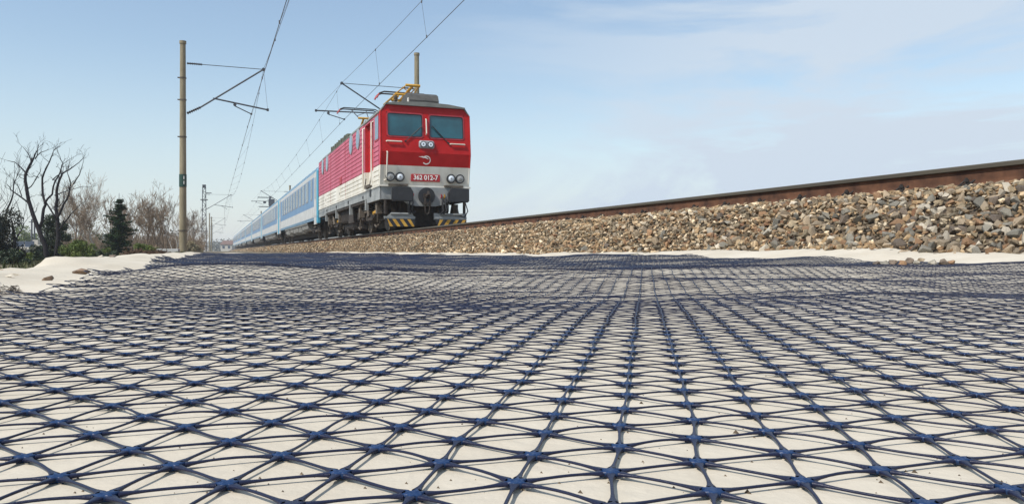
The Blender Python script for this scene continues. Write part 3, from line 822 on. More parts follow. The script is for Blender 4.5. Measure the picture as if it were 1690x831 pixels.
# sides
def side_y0(z): return yf(z)
for sx in (-1, 1):
    X = sx * HW
    mb = MB()
    segs = [(None, 1.22), (2.72, 15.6 - 2.72), (15.6 - 1.22, 'end')]
    if sx > 0: segs = [(None, 15.6 - 2.72), (15.6 - 1.22, 'end')]
    else: segs = [(None, 1.22), (2.72, 'end')]
    for a, b in segs:
        for z0, z1, m in ((ZB, ZW, 1), (ZW, ZF, 0), (ZF, ZS, 0)):
            ya0 = yf(z0) if a is None else a; ya1 = yf(z1) if a is None else a
            yb0 = LEN - yf(z0) if b == 'end' else b; yb1 = LEN - yf(z1) if b == 'end' else b
            mb.quad((X, ya0, z0), (X, yb0, z0), (X, yb1, z1), (X, ya1, z1), m)
    doors = [(1.22, 2.72)] if sx < 0 else [(15.6 - 2.72, 15.6 - 1.22)]
    for a, b in doors:   # lintel over each door recess
        mb.quad((X, a, 3.62), (X, b, 3.62), (X, b, ZS), (X, a, ZS), 0)
        Xi = X - sx * .16
        for yq in (a, b):
            mb.quad((X, yq, ZW), (Xi, yq, ZW), (Xi, yq, 3.62), (X, yq, 3.62), 2); mb.quad((X, yq, ZB), (Xi, yq, ZB), (Xi, yq, ZW), (X, yq, ZW), 1)
        mb.quad((X, a, 3.62), (X, b, 3.62), (Xi, b, 3.62), (Xi, a, 3.62), 2)
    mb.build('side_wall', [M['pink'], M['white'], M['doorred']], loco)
    for a, b in doors:
        Xi = X - sx * .155
        dm = MB(); dm.box(min(Xi, Xi + sx * .03), max(Xi, Xi + sx * .03), a + .01, b - .01, ZW, 3.615, 0); dm.box(min(Xi, Xi + sx * .03), max(Xi, Xi + sx * .03), a + .01, b - .01, ZB + .1, ZW, 1)
        dr = dm.build('door', [M['doorred'], M['white']], loco)
        dm = MB(); dm.box(min(Xi, Xi + sx * .04), max(Xi, Xi + sx * .04), a + .12, a + .72, 2.75, 3.5); dm.build('door_window', M['dark'], dr)
        dm = MB(); dm.box(min(Xi + sx * .03, Xi + sx * .15), max(Xi + sx * .03, Xi + sx * .15), a + .05, b - .05, ZB, ZB + .05, 0); dm.build('door_step', M['greyp'], dr)
        for yq in (a - .03, b + .03):
            rod('door_handrail', [(X, yq, 3.55), (X + sx * .07, yq, 3.52), (X + sx * .07, yq, 1.62), (X + sx * .02, yq - .0, 1.50)], .028, M['white'])
        mb2 = MB(); mb2.tube([(X + sx * .03, a + .25, 1.78), (X + sx * .07, a + .25, 1.52), (X + sx * .07, b - .35, 1.52), (X + sx * .03, b - .35, 1.78)], .02, 6); mb2.box(min(X, X + sx * .09), max(X, X + sx * .09), a + .22, b - .32, 1.44, 1.5)
        mb2.build('footstep', M['bogie2'], loco)
    # pressed horizontal ridges, joined per wall section and colour
    def ridges(y0, y1, zlo, zhi, m, skip=()):
        k = MB(); z = zlo
        while z + .1 < zhi + .001:
            spans = [(y0, y1)]
            for (cy, r, zc_) in skip:
                if abs(z + .055 - zc_) < r:
                    ns = []
                    for s0, s1 in spans:
                        if s0 < cy < s1: ns += [(s0, cy - r), (cy + r, s1)]
                        else: ns.append((s0, s1))
                    spans = ns
            for s0, s1 in spans:
                k.prism([(X, z), (X + sx * .020, z + .004), (X + sx * .020, z + .118), (X, z + .126)], 'y', s0, s1)
            z += .150
        if k.v: k.build('ridges', m, loco)
    port = [(4.05, .42, 3.36), (5.6, .42, 3.36), (12.35, .42, 3.36), (13.9, .42, 3.36)]
    for a, b in ((2.95, 6.95), (7.05, 11.15), (11.25, 15.45 if sx < 0 else 12.75)):
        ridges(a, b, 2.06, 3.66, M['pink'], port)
        ridges(a, b, ZB + .03, 2.0, M['white'])
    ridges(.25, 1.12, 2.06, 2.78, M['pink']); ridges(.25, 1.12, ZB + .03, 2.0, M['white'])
    for yq in (7.0, 11.2):
        MB().box(min(X, X + sx * .012), max(X, X + sx * .012), yq - .03, yq + .03, ZB, ZS).build('seam_strip', M['redpart'], loco)
    # cab side window
    for y0_, y1_ in ((.30, .86),) if sx < 0 else ((.30, .86), (15.6 - .86, 15.6 - .30)):
        k = MB(); k.box(min(X - sx * .01, X + sx * .018), max(X - sx * .01, X + sx * .018), y0_ - .05, y1_ + .05, 2.83, 3.66); fr = k.build('side_window_frame', M['redpart'], loco)
        k = MB(); k.box(min(X, X + sx * .023), max(X, X + sx * .023), y0_, y1_, 2.88, 3.61); k.build('side_window', M['sideglass'], fr)
    for cy, r, zc_ in port:
        k = MB(); k.cyl((X - sx * .01, cy, zc_), (X + sx * .035, cy, zc_), .37, 28); fr = k.build('porthole', M['frame'], loco, smooth=True)
        k = MB(); k.cyl((X, cy, zc_), (X + sx * .040, cy, zc_), .31, 28); k.build('porthole_glass', M['sideglass'], fr, smooth=True)
    # hatches on the white band, plate on the red
    for y0_, y1_, z0_, z1_, m in ((8.3, 9.5, 1.44, 1.95, 'white'), (12.6, 13.2, 1.44, 1.95, 'white')):
        k = MB(); k.box(min(X, X + sx * .03), max(X, X + sx * .03), y0_, y1_, z0_, z1_); k.build('hatch', M[m], loco)
        k = MB(); k.box(min(X, X + sx * .04), max(X, X + sx * .04), y0_ + .05, y0_ + .11, (z0_ + z1_) / 2 - .05, (z0_ + z1_) / 2 + .05); k.build('hatch_latch', M['black'], loco)
    k = MB(); k.bbox(min(X, X + sx * .04), max(X, X + sx * .04), 7.9, 8.4, 2.06, 2.36, .015); k.build('builder_plate', M['redpart'], loco)
# waist strip between white body and grey frame
mb = MB()
for sx in (-1, 1): mb.box(min(sx * (HW - .01), sx * (HW + .025)), max(sx * (HW - .01), sx * (HW + .025)), .10, LEN - .10, ZB - .035, ZB + .02)
mb.box(-HW, HW, .085, .14, ZB - .035, ZB + .02)
mb.build('waist_strip', M['white'], loco)
for sx in (-1, 1):
    MB().box(min(sx * .60, sx * 1.22), max(sx * .60, sx * 1.22), -.03, .12, ZB - .01, ZB + .045).build('front_step', M['bogie2'], loco)
# floor / inner block so that nothing shows through
MB().box(-HW + .02, HW - .02, .25, LEN - .25, 1.0, 1.36).build('floor', M['bogie'], loco)
# grey underframe skirt
mb = MB()
for sx in (-1, 1):
    X = sx * HW
    pr = [(.16, ZB - .035), (LEN - .16, ZB - .035), (LEN - .10, 1.0), (LEN - 2.3, 1.0), (LEN - 2.45, 1.09), (2.45, 1.09), (2.3, .95), (.16, .95)]
    mb.prism(pr, 'x', X - sx * .05, X + sx * .005)
skirt = mb.build('underframe', M['greyp'], loco)
mb = MB()
for sx in (-1, 1):
    for yq, wd in ((1.55, .22), (3.0, .10), (6.2, .12), (9.4, .12), (12.4, .12)):
        mb.box(min(sx * (HW + .003), sx * (HW + .03)), max(sx * (HW + .003), sx * (HW + .03)), yq, yq + wd, 1.14, 1.14 + wd)
mb.build('jacking_points', M['black'], skirt)
mb = MB()
for sx in (-1, 1):
    for yq in (2.55, 5.9, 9.6, 12.9):
        mb.box(min(sx * 1.38, sx * 1.48), max(sx * 1.38, sx * 1.48), yq, yq + .16, .72, 1.08)
mb.build('bracket', M['greyp'], skirt)
# roof
cs = [(-HW, ZS), (-1.27, ZR), (-.75, 4.04), (0, 4.07), (.75, 4.04), (1.27, ZR), (HW, ZS)]
mb = MB()
ys_ = [0.02, 1.0, 2.8, 7, 11.2, LEN - 2.8, LEN - .02]
vs = []
for y in ys_:
    for x, z in cs:
        yo = y
        if y == ys_[0]: yo = yf(min(z, ZR)) - .04 if z > ZS + .01 else yf(ZS)
        vs.append((x, yo, z))
n = len(cs); fs = []
for i in range(len(ys_) - 1):
    for k in range(n - 1): fs.append((i * n + k, i * n + k + 1, (i + 1) * n + k + 1, (i + 1) * n + k))
mb.add(vs, fs)
mb.prism([(-1.30, ZR - .03), (1.30, ZR - .03), (1.30, ZR + .01), (.75, 4.05), (0, 4.08), (-.75, 4.05), (-1.30, ZR + .01)], 'y', .06, .20)
for sx in (-1, 1):
    mb.tube([(sx * (HW + .008), .18, ZS - .01), (sx * (HW + .008), LEN - .18, ZS - .01)], .022, 6)
    mb.tube([(sx * (HW + .005), .15, ZS - .01), (sx * 1.28, .13, ZR)], .025, 6)
roof = mb.build('roof', M['roof'], loco)
# air unit on the roof front
pr = [(.45, 4.02), (.42, 4.20), (.52, 4.38), (.72, 4.47), (1.3, 4.47), (1.55, 4.38), (1.68, 4.2), (1.7, 4.02)]
mb = MB(); mb.prism(pr, 'x', -.46, .52)
pr2 = [(.50, 4.02), (.47, 4.2), (.56, 4.35), (.74, 4.43), (1.28, 4.43), (1.5, 4.35), (1.62, 4.2), (1.64, 4.02)]
mb.box(-.49, -.462, .47, .58, 4.05, 4.27, 1); mb.box(.57, .62, .9, 1.2, 4.1, 4.25)
for x in (-.2, .05, .3): mb.box(x - .006, x + .006, .415, 1.685, 4.07, 4.11)
mb.build('air_unit', [M['acgrey'], M['white']], roof, smooth=False)
# louvred grilles and cabling along the roof edge
rr = random.Random(4)
mb = MB()
for i in range(24):
    y = 6.9 + i * .2; h = .03 + .09 * rr.random()
    mb.box(-1.42 + rr.random() * .05, -1.18, y, y + .13, 3.80, 3.92 + h)
    mb.box(1.18, 1.42, y, y + .13, 3.80, 3.92 + h)
for i in range(16):
    y = 6.6 + i * .5 + rr.random() * .2; x = rr.uniform(-.95, .7); mb.bbox(x, x + rr.uniform(.2, .5), y, y + rr.uniform(.25, .5), 4.0, 4.0 + rr.uniform(.12, .34), .02)
mb.build('roof_louvres', M['roofdark'], roof)
mb = MB()
for x in (-.9, -.5, .6): mb.tube([(x, 2.0, 4.22), (x, 7.0, 4.30), (x, 13, 4.22)], .018, 6)
mb.build('roof_busbar', M['bogie2'], roof)
mb = MB()
for x in (-.9, -.5, .6):
    for y in (2.2, 4.7, 7, 9.5, 12.8):
        for q in range(4): mb.cyl((x, y, 4.02 + q * .045), (x, y, 4.045 + q * .045), .05, 8)
        mb.cyl((x, y, 4.0), (x, y, 4.22), .025, 6)
mb.build('roof_insulator', M['bogie2'], roof, smooth=True)
# pantographs
def panto(y0, raised, name, flip=1):
    b = MB(); up = .0 if raised else .20
    Y = lambda d: y0 + flip * d
    for x in (-.55, .55):
        b.tube([(x, Y(0), 4.46), (x, Y(2.0), 4.46)], .035, 6)
    for d in (0, 1.0, 2.0): b.tube([(-.55, Y(d), 4.46), (.55, Y(d), 4.46)], .035, 6)
    b.tube([(-.55, Y(.1), 4.5), (.0, Y(.6), 4.62), (.55, Y(.1), 4.5)], .03, 6)
    b.cyl((-.3, Y(.9), 4.58), (-.3, Y(1.7), 4.58), .06, 10); b.cyl((.3, Y(.9), 4.58), (.3, Y(1.7), 4.58), .06, 10)
    base = b.build(name, M['yellow'], loco)
    base.location.z += up
    ins = MB()
    for x in (-.55, .55):
        for d in (0.05, 1.95):
            for q in range(6): ins.cyl((x, Y(d), 4.06 + q * .06), (x, Y(d), 4.09 + q * .06), .075, 10)
            ins.cyl((x, Y(d), 4.0 - up), (x, Y(d), 4.45), .04, 8)
    ins.build('insulator', M['bogie2'], base)
    if raised: foot, knee, head = (1.7, 4.58), (-.35, 5.35), (.95, 5.92)
    else: foot, knee, head = (2.3, 4.56), (-.15, 4.76), (1.35, 4.70)
    mk = MB(); mk.tube([(0, Y(foot[0]), foot[1]), (0, Y(knee[0]), knee[1])], [.06, .05], 8)
    mk.tube([(-.45, Y(foot[0]), foot[1]), (.45, Y(foot[0]), foot[1])], .04, 8)
    mk.tube([(.10, Y(foot[0] - .3), foot[1] - .05), (.07, Y(knee[0]), knee[1] - .10)], .02, 6)
    mk.tube([(-.25, Y(knee[0]), knee[1]), (.25, Y(knee[0]), knee[1])], .05, 8)
    mk.build('lower_arm', M['yellow'], base, smooth=True)
    mk = MB()
    for s_ in (-1, 1): mk.tube([(s_ * .22, Y(knee[0]), knee[1]), (s_ * .34, Y(head[0]), head[1])], .022, 6)
    mk.tube([(-.22, Y(knee[0] * .7 + head[0] * .3), knee[1] * .7 + head[1] * .3), (.30, Y(knee[0] * .2 + head[0] * .8), knee[1] * .2 + head[1] * .8)], .014, 5)
    mk.build('upper_arm', M['yellow'] if not raised else M['galv'], base, smooth=True)
    for dd in (-.19, .19):
        mk = MB(); z = head[1] + .06
        mk.tube([(-.98, Y(head[0] + dd), z - .22), (-.88, Y(head[0] + dd), z - .06), (-.72, Y(head[0] + dd), z), (.72, Y(head[0] + dd), z), (.88, Y(head[0] + dd), z - .06), (.98, Y(head[0] + dd), z - .22)], .028, 6)
        mk.build('collector_bow', M['black'], base, smooth=True)
        mk = MB()
        for s_ in (-1, 1): mk.tube([(s_ * .90, Y(head[0] + dd), z - .085), (s_ * .985, Y(head[0] + dd), z - .235)], .034, 6)
        mk.build('horn', M['redpart'], base)
    return base
panto(2.0, False, 'lowered_pantograph')
panto(11.6, True, 'raised_pantograph')
# buffer beam, apron, couplings
mb = MB(); mb.box(-HW + .01, HW - .01, .16, .30, .96, ZB - .036); bb = mb.build('buffer_beam', M['greyp'], loco)
mb = MB(); n_ = 22
pts_o = [(-.92, 1.36), (.92, 1.36), (.86, 1.02), (.62, .84), (.34, .76), (-.34, .76), (-.62, .84), (-.86, 1.02)]
mb.prism(pts_o, 'y', .04, .16); mb.build('apron', M['greyp'], loco)
mb = MB(); mb.cyl((0, .045, 1.08), (0, -.03, 1.08), .27, 28); dh = mb.build('coupler_socket', M['black'], loco, smooth=True)
mb = MB(); mb.tube([(0, .0, 1.08), (0, -.18, 1.08), (0, -.26, 1.13), (0, -.24, 1.20), (0, -.17, 1.2)], [.06, .055, .05, .04, .03], 8); mb.box(-.12, .12, -.06, -.02, 1.0, 1.16); mb.build('draw_hook', M['bogie'], dh, smooth=True)
mb = MB()
for s_ in (-1, 1): mb.tube([(s_ * .07, -.10, 1.02), (s_ * .08, -.12, .82), (s_ * .06, -.08, .55)], .022, 6)
mb.box(-.11, .11, -.14, -.04, .80, .88); mb.tube([(-.06, -.08, .55), (0, -.09, .49), (.06, -.08, .55)], .025, 6)
mb.build('screw_coupling', M['bogie'], dh)
for sx in (-1, 1):
    mb = MB(); cx = sx * .90
    mb.cyl((cx, .16, 1.09), (cx, -.42, 1.09), .13, 16); bf = mb.build('buffer', M['black'], loco, smooth=True)
    x0_, x1_ = cx - .335, cx + .335
    hp = [(x0_ + .03, .87), (x1_ - .03, .87), (x1_, .92), (x1_, 1.27), (x1_ - .03, 1.31), (x0_ + .10, 1.31), (x0_, 1.16), (x0_, .90)] if sx > 0 else [(x0_ + .03, .87), (x1_ - .03, .87), (x1_, .90), (x1_, 1.16), (x1_ - .10, 1.31), (x0_ + .03, 1.31), (x0_, 1.27), (x0_, .92)]
    mb = MB(); mb.prism(hp, 'y', -.56, -.42)
    ci = [(cx + (x - cx) * .9, 1.09 + (z - 1.09) * .9) for x, z in hp]; mb.prism(ci, 'y', -.585, -.56)
    mb.build('buffer_head', M['black'], bf)
    # brake hoses with red cocks
    for q, (dx, red) in enumerate(((.50, True), (.60, False))):
        x = sx * dx
        k = MB(); k.tube([(x, .03, 1.03), (x, -.12, 1.05), (x - sx * .02, -.15, .85), (x + sx * .02, -.14, .62), (x - sx * .05, -.10, .52), (x - sx * .11, -.08, .60)], .028, 8); k.build('brake_hose', M['black'], loco, smooth=True)
        k = MB(); k.tube([(x, .03, 1.04), (x - sx * .02, -.10, 1.06), (x - sx * .05, -.12, 1.14)], [.035, .035, .018], 8); k.build('hose_cock', M['redpart'] if red else (M['yellow'] if sx > 0 else M['redpart']), loco, smooth=True)
    k = MB(); k.tube([(sx * 1.0, .05, 1.0), (sx * 1.28, -.02, .9), (sx * 1.36, -.05, .62), (sx * 1.25, -.05, .42), (sx * 1.05, -.05, .50), (sx * 1.0, 0, .80)], .02, 6)
    if sx > 0: k.build('jumper_cable', M['black'], loco, smooth=True)
    # rail guard with warning stripes
    xa, xb = (-1.37, -.38) if sx < 0 else (.24, 1.32)
    k = MB(); k.prism([(xa, .33), (xb, .33), (xb - (.10 if sx < 0 else 0), .54), (xa + (.25 if sx < 0 else 0), .54)], 'y', -.02, .05); g = k.build('rail_guard', M['greyp'], loco)
    k = MB(); k.box(xa + .0, xb, -.045, .02, .36, .42); k.tube([(xa + .2, -.05, .5), (xb - .2, -.05, .5)], .03, 6); k.build('guard_rib', M['greyp'], g)
    k = MB(); k.prism([(xa + .12, .10), (xb - .02, .10), (xb, .335), (xa + .02, .335)], 'y', -.035, -.012); bl = k.build('stripe_board', M['black'], g)
    k = MB(); nst = 4
    for i in range(nst):
        f0_ = (i + .32) / nst; f1_ = (i + .78) / nst
        wd = xb - xa - .04; lean = .16 if sx < 0 else -.16
        x0_ = xa + .02 + wd * f0_; x1_ = xa + .02 + wd * f1_
        cl = lambda v: min(max(v, xa + .10), xb - .02)
        k.quad((cl(x0_ - lean / 2), -.038, .333), (cl(x1_ - lean / 2), -.038, .333), (cl(x1_ + lean / 2), -.038, .104), (cl(x0_ + lean / 2), -.038, .104))
    k.build('warning_stripes', M['yellow'], bl, fix=False)
    k = MB(); k.box(sx * 1.30 - .03, sx * 1.30 + .03, .10, .22, .50, .96); k.box(sx * .55 - .03, sx * .55 + .03, .10, .2, .50, .96); k.build('guard_bracket', M['bogie'], g)
# bogies
def wheel(mbx, x, y, r, wd=.13):
    mbx.tube([(x - wd / 2 - .03, y, r), (x - wd / 2, y, r), (x + wd / 2, y, r)], [r + .03, r, r], 36)
rr = random.Random(6)
def helix(mb, x, y, z0, z1, R, r, turns=4.5):
    n = int(turns * 10); mb.tube([(x + R * math.cos(2 * PI * turns * i / n), y + R * math.sin(2 * PI * turns * i / n), z0 + (z1 - z0) * i / n) for i in range(n + 1)], r, 5)
for cy in (3.65, 11.95):
    mb = MB()
    for sx in (-1, 1):
        X = sx * 1.08
        pr = [(cy - 2.1, .62), (cy - 2.1, .78), (cy - 1.1, .82), (cy - .7, .66), (cy + .7, .66), (cy + 1.1, .82), (cy + 2.1, .78), (cy + 2.1, .62), (cy + 1.0, .60), (cy + .6, .42), (cy - .6, .42), (cy - 1.0, .60)]
        mb.prism(pr, 'x', X - .07, X + .09)
    mb.box(-1.0, 1.0, cy - .35, cy + .35, .45, .80); mb.box(-1.0, 1.0, cy - 2.1, cy - 1.95, .5, .7); mb.box(-.95, .95, cy - 1.7, cy + 1.7, .38, .95)
    bg_ = mb.build('bogie', M['bogie'], loco)
    for ay in (cy - 1.6, cy + 1.6):
        mb = MB(); r = .61
        for sx in (-1, 1):
            x = sx * .75
            mb.tube([(x - sx * .10, ay, r), (x - sx * .06, ay, r), (x - sx * .055, ay, r), (x + sx * .07, ay, r), (x + sx * .072, ay, r), (x + sx * .05, ay, r), (x + sx * .05, ay, r)], [r + .028, r + .028, r, r - .005, r - .07, r - .09, .16], 40)
            mb.cyl((x, ay, r), (x + sx * .14, ay, r), .15, 20)
        mb.cyl((-.8, ay, r), (.8, ay, r), .09, 12)
        mb.build('wheelset', M['bogie2'], bg_, smooth=True)
        for sx in (-1, 1):
            mb = MB()
            X = sx * 1.08
            mb.bbox(X - .10, X + .14, ay - .19, ay + .19, .42, .80, .04); mb.cyl((X + sx * .14, ay, .61), (X + sx * .20, ay, .61), .13, 16)
            for q in range(6): mb.cyl((X + sx * .19, ay + .09 * math.cos(q * PI / 3), .61 + .09 * math.sin(q * PI / 3)), (X + sx * .215, ay + .09 * math.cos(q * PI / 3), .61 + .09 * math.sin(q * PI / 3)), .016, 6)
            mb.build('axle_box', M['bogie'], bg_)
        mb = MB()
        for sx in (-1, 1):
            for dy in (-.36, .36): helix(mb, sx * 1.10, ay + dy, .60, .92, .085, .024, 4)
        mb.build('coil_spring', M['bogie2'], bg_, smooth=True)
    mb = MB()
    for sx in (-1, 1):
        for dy in (-.28, .28): helix(mb, sx * 1.16, cy + dy, .66, 1.08, .12, .03, 4.5)
        mb.tube([(sx * 1.33, cy - .9, .50), (sx * 1.33, cy - .35, 1.05)], [.05, .035], 8)
        mb.tube([(sx * 1.33, cy + .9, .50), (sx * 1.33, cy + .55, 1.05)], [.05, .035], 8)
    mb.build('secondary_spring', M['bogie2'], bg_, smooth=True)
    mb = MB()
    for sx in (-1, 1):
        for ay in (cy - 1.6, cy + 1.6):
            for s2 in (-1, 1):
                yb = ay + s2 * .66; mb.box(sx * .75 - .06, sx * .75 + .06, yb - .03, yb + .03, .42, .72); mb.tube([(sx * .95, yb, .95), (sx * .95, yb + s2 * .03, .3)], .025, 6)
            mb.tube([(sx * 1.2, ay - .3, .22), (sx * 1.2, ay, .14), (sx * 1.2, ay + .3, .22)], .03, 6)
            mb.tube([(sx * 1.25, ay - .7, .95), (sx * 1.25, ay - .45, .55), (sx * 1.22, ay - .28, .30)], .028, 6)
            mb.box(min(sx * 1.2, sx * 1.38), max(sx * 1.2, sx * 1.38), ay - .95, ay - .72, .55, .90)
    mb.build('brake_gear', M['bogie2'], bg_)
    k = MB(); k.cyl((-1.23, cy - 1.75 + .15, .61), (-1.325, cy - 1.60, .61), .055, 12); k.bbox(-1.30, -1.16, cy - 1.95, cy - 1.72, .58, .70, .02); k.build('grease_cap', M['yellow'], bg_)
mb = MB()
for sx in (-1, 1):
    mb.bbox(min(sx * .6, sx * 1.32), max(sx * .6, sx * 1.32), 6.1, 7.3, .40, .98, .03); mb.bbox(min(sx * .7, sx * 1.28), max(sx * .7, sx * 1.28), 7.45, 9.3, .48, 1.0, .05)
    mb.cyl((sx * 1.0, 6.3, .35), (sx * 1.0, 9.0, .35), .14, 14)
    for i in range(6): mb.box(min(sx * 1.28, sx * 1.31), max(sx * 1.28, sx * 1.31), 7.55 + i * .28, 7.70 + i * .28, .55, .93)
mb.build('equipment_boxes', M['bogie'], loco)

MB().box(-.62, .62, 1.0, LEN - 1.0, .16, 1.0).build('brake_rigging', M['bogie'], loco)
mb = MB()
for sx in (-1, 1):
    for i in range(9): mb.box(min(sx * .65, sx * 1.1), max(sx * .65, sx * 1.1), 5.7 + i * .5, 5.7 + i * .5 + .38, .18 + .05 * (i % 3), .45)
mb.build('ballast_tanks', M['bogie'], loco)

# ------------------------------------------------------------------ carriages
CARL = 25.9
def make_car():
    root = empty('passenger_carriage', (0, 0, 0), TH)
    hw = 1.41
    lv = [(.95, 'cdblue'), (1.12, 'cwhite'), (1.68, 'cblue'), (3.24, 'cwhite'), (3.46, None)]
    mb = MB(); ms = [M['cdblue'], M['cwhite'], M['cblue'], M['cwhite']]
    for i in range(4):
        z0, z1 = lv[i][0], lv[i + 1][0]
        for sx in (-1, 1): mb.quad((sx * hw, .32, z0), (sx * hw, CARL - .32, z0), (sx * hw, CARL - .32, z1), (sx * hw, .32, z1), i)
    for y in (.3, CARL - .3): mb.box(-hw + .01, hw - .01, y - .01, y + .01, .95, 3.46, 0)
    mb.build('body', ms, root)
    cs = [(-hw, 3.46), (-1.30, 3.68), (-1.05, 3.87), (-.6, 4.0), (0, 4.05), (.6, 4.0), (1.05, 3.87), (1.30, 3.68), (hw, 3.46)]
    mb = MB(); mb.prism(cs, 'y', .02, CARL - .02)
    for k in range(14): y = 1.5 + k * 1.76; mb.tube([(x * 1.004, y, z + .012) for x, z in cs], .018, 4)
    rf = mb.build('roof', M['cdblue'], root)
    mb = MB()
    for y in (3.2, 8, 13, 18, 22.6): mb.bbox(-.35, .35, y, y + .5, 4.0, 4.16, .03)
    mb.build('roof_vent', M['roof'], rf)
    for sx in (-1, 1):
        for i in range(11):
            y0 = 2.45 + i * 1.94; wn = 1.24
            if i in (0, 10): wn = .62
            k = MB(); k.box(min(sx * (hw - .02), sx * (hw + .016)), max(sx * (hw - .02), sx * (hw + .016)), y0 - .05, y0 + wn + .05, 2.07, 3.20); fr = k.build('window', M['frame'], root)
            k = MB(); k.box(min(sx * hw, sx * (hw + .022)), max(sx * hw, sx * (hw + .022)), y0, y0 + wn, 2.12, 3.15); k.build('pane', M['cglass'], fr)
        for y0, y1 in ((.42, 1.38), (CARL - 1.38, CARL - .42)):
            k = MB(); k.box(min(sx * (hw - .02), sx * (hw + .035)), max(sx * (hw - .02), sx * (hw + .035)), y0, y1, .72, 3.44); dr = k.build('door', M['cwhite'], root)
            k = MB(); k.box(min(sx * hw, sx * (hw + .042)), max(sx * hw, sx * (hw + .042)), y0 + .30, y0 + .66, 2.05, 3.15); k.build('door_pane', M['cglass'], dr)
            k = MB(); k.box(min(sx * hw, sx * (hw + .05)), max(sx * hw, sx * (hw + .05)), y0 + .05, y1 - .05, .56, .62); k.box(min(sx * (hw - .2), sx * (hw - .02)), max(sx * (hw - .2), sx * (hw - .02)), y0 + .05, y1 - .05, .34, .40); k.build('step', M['bogie2'], dr)
    mb = MB()
    for sx in (-1, 1):
        for y0, y1 in ((.0, .36), (CARL - .36, CARL)):
            mb.bbox(min(sx * (hw - .14), sx * (hw + .03)), max(sx * (hw - .14), sx * (hw + .03)), y0, y1, .75, 3.52, .03)
    mb.build('corner_panel', M['cyan'], root)
    mb = MB()
    for y0, y1 in ((-.22, .0), (CARL, CARL + .22)):
        mb.bbox(-.75, .75, y0, y1, 1.15, 3.3, .04)
    mb.build('gangway', M['rubber'], root)
    mb = MB(); rr = random.Random(2)
    for sx in (-1, 1):
        mb.box(min(sx * (hw - .12), sx * (hw - .02)), max(sx * (hw - .12), sx * (hw - .02)), 5.2, 20.7, .86, .97)
        y = 5.3
        while y < 20.3:
            l = rr.uniform(.9, 2.2); z0 = rr.uniform(.36, .5); pr = [(hw - .5, .90), (hw - .06, .90), (hw - .10, z0 + .12), (hw - .22, z0), (hw - .5, z0)]
            mb.prism([(sx * a, b) for a, b in pr], 'y', y, min(y + l, 20.6)); y += l + rr.uniform(.1, .45)
    mb.build('underframe_boxes', M['cskirt'], root)
    MB().box(-.68, .68, .4, CARL - .4, .20, 1.0).build('floor_gear', M['bogie'], root)
    for cy in (3.3, CARL - 3.3):
        mb = MB()
        for sx in (-1, 1):
            X = sx * 1.03
            mb.prism([(cy - 1.7, .50), (cy - 1.6, .72), (cy - .6, .72), (cy - .4, .55), (cy + .4, .55), (cy + .6, .72), (cy + 1.6, .72), (cy + 1.7, .50), (cy + .9, .46), (cy - .9, .46)], 'x', X - .06, X + .06)
            for ay in (cy - 1.25, cy + 1.25):
                mb.bbox(X - .1, X + .12, ay - .16, ay + .16, .32, .62, .03)
                helix(mb, X, ay - .3, .45, .85, .09, .03, 3); helix(mb, X, ay + .3, .45, .85, .09, .03, 3)
        mb.box(-1, 1, cy - .3, cy + .3, .4, .9)
        b_ = mb.build('bogie', M['bogie'], root)
        for ay in (cy - 1.25, cy + 1.25):
            mb = MB()
            for sx in (-1, 1):
                x = sx * .75; mb.tube([(x - sx * .09, ay, .46), (x - sx * .06, ay, .46), (x - sx * .05, ay, .46), (x + sx * .06, ay, .46)], [.49, .49, .46, .455], 28)
            mb.cyl((-.8, ay, .46), (.8, ay, .46), .08, 10)
            mb.build('wheelset', M['bogie2'], b_, smooth=True)
    return root
ordn = ['first', 'second', 'third', 'fourth', 'fifth', 'sixth', 'seventh', 'last']
proto = make_car()
for i in range(8):
    o = proto if i == 0 else copy_tree(proto)
    o.location = W(TRACK_C, T_FRONT + LEN + 0.9 + i * 26.45, RAIL_TOP)
    where = "coupled right behind the red locomotive" if i == 0 else ("at the far tail of the train" if i == 7 else f"{ordn[i]} behind the red locomotive")
    tag(o, f"blue and white passenger carriage {where}", "carriage", "blue and white carriages of the train")
# scene graph needs world matrices of the copies

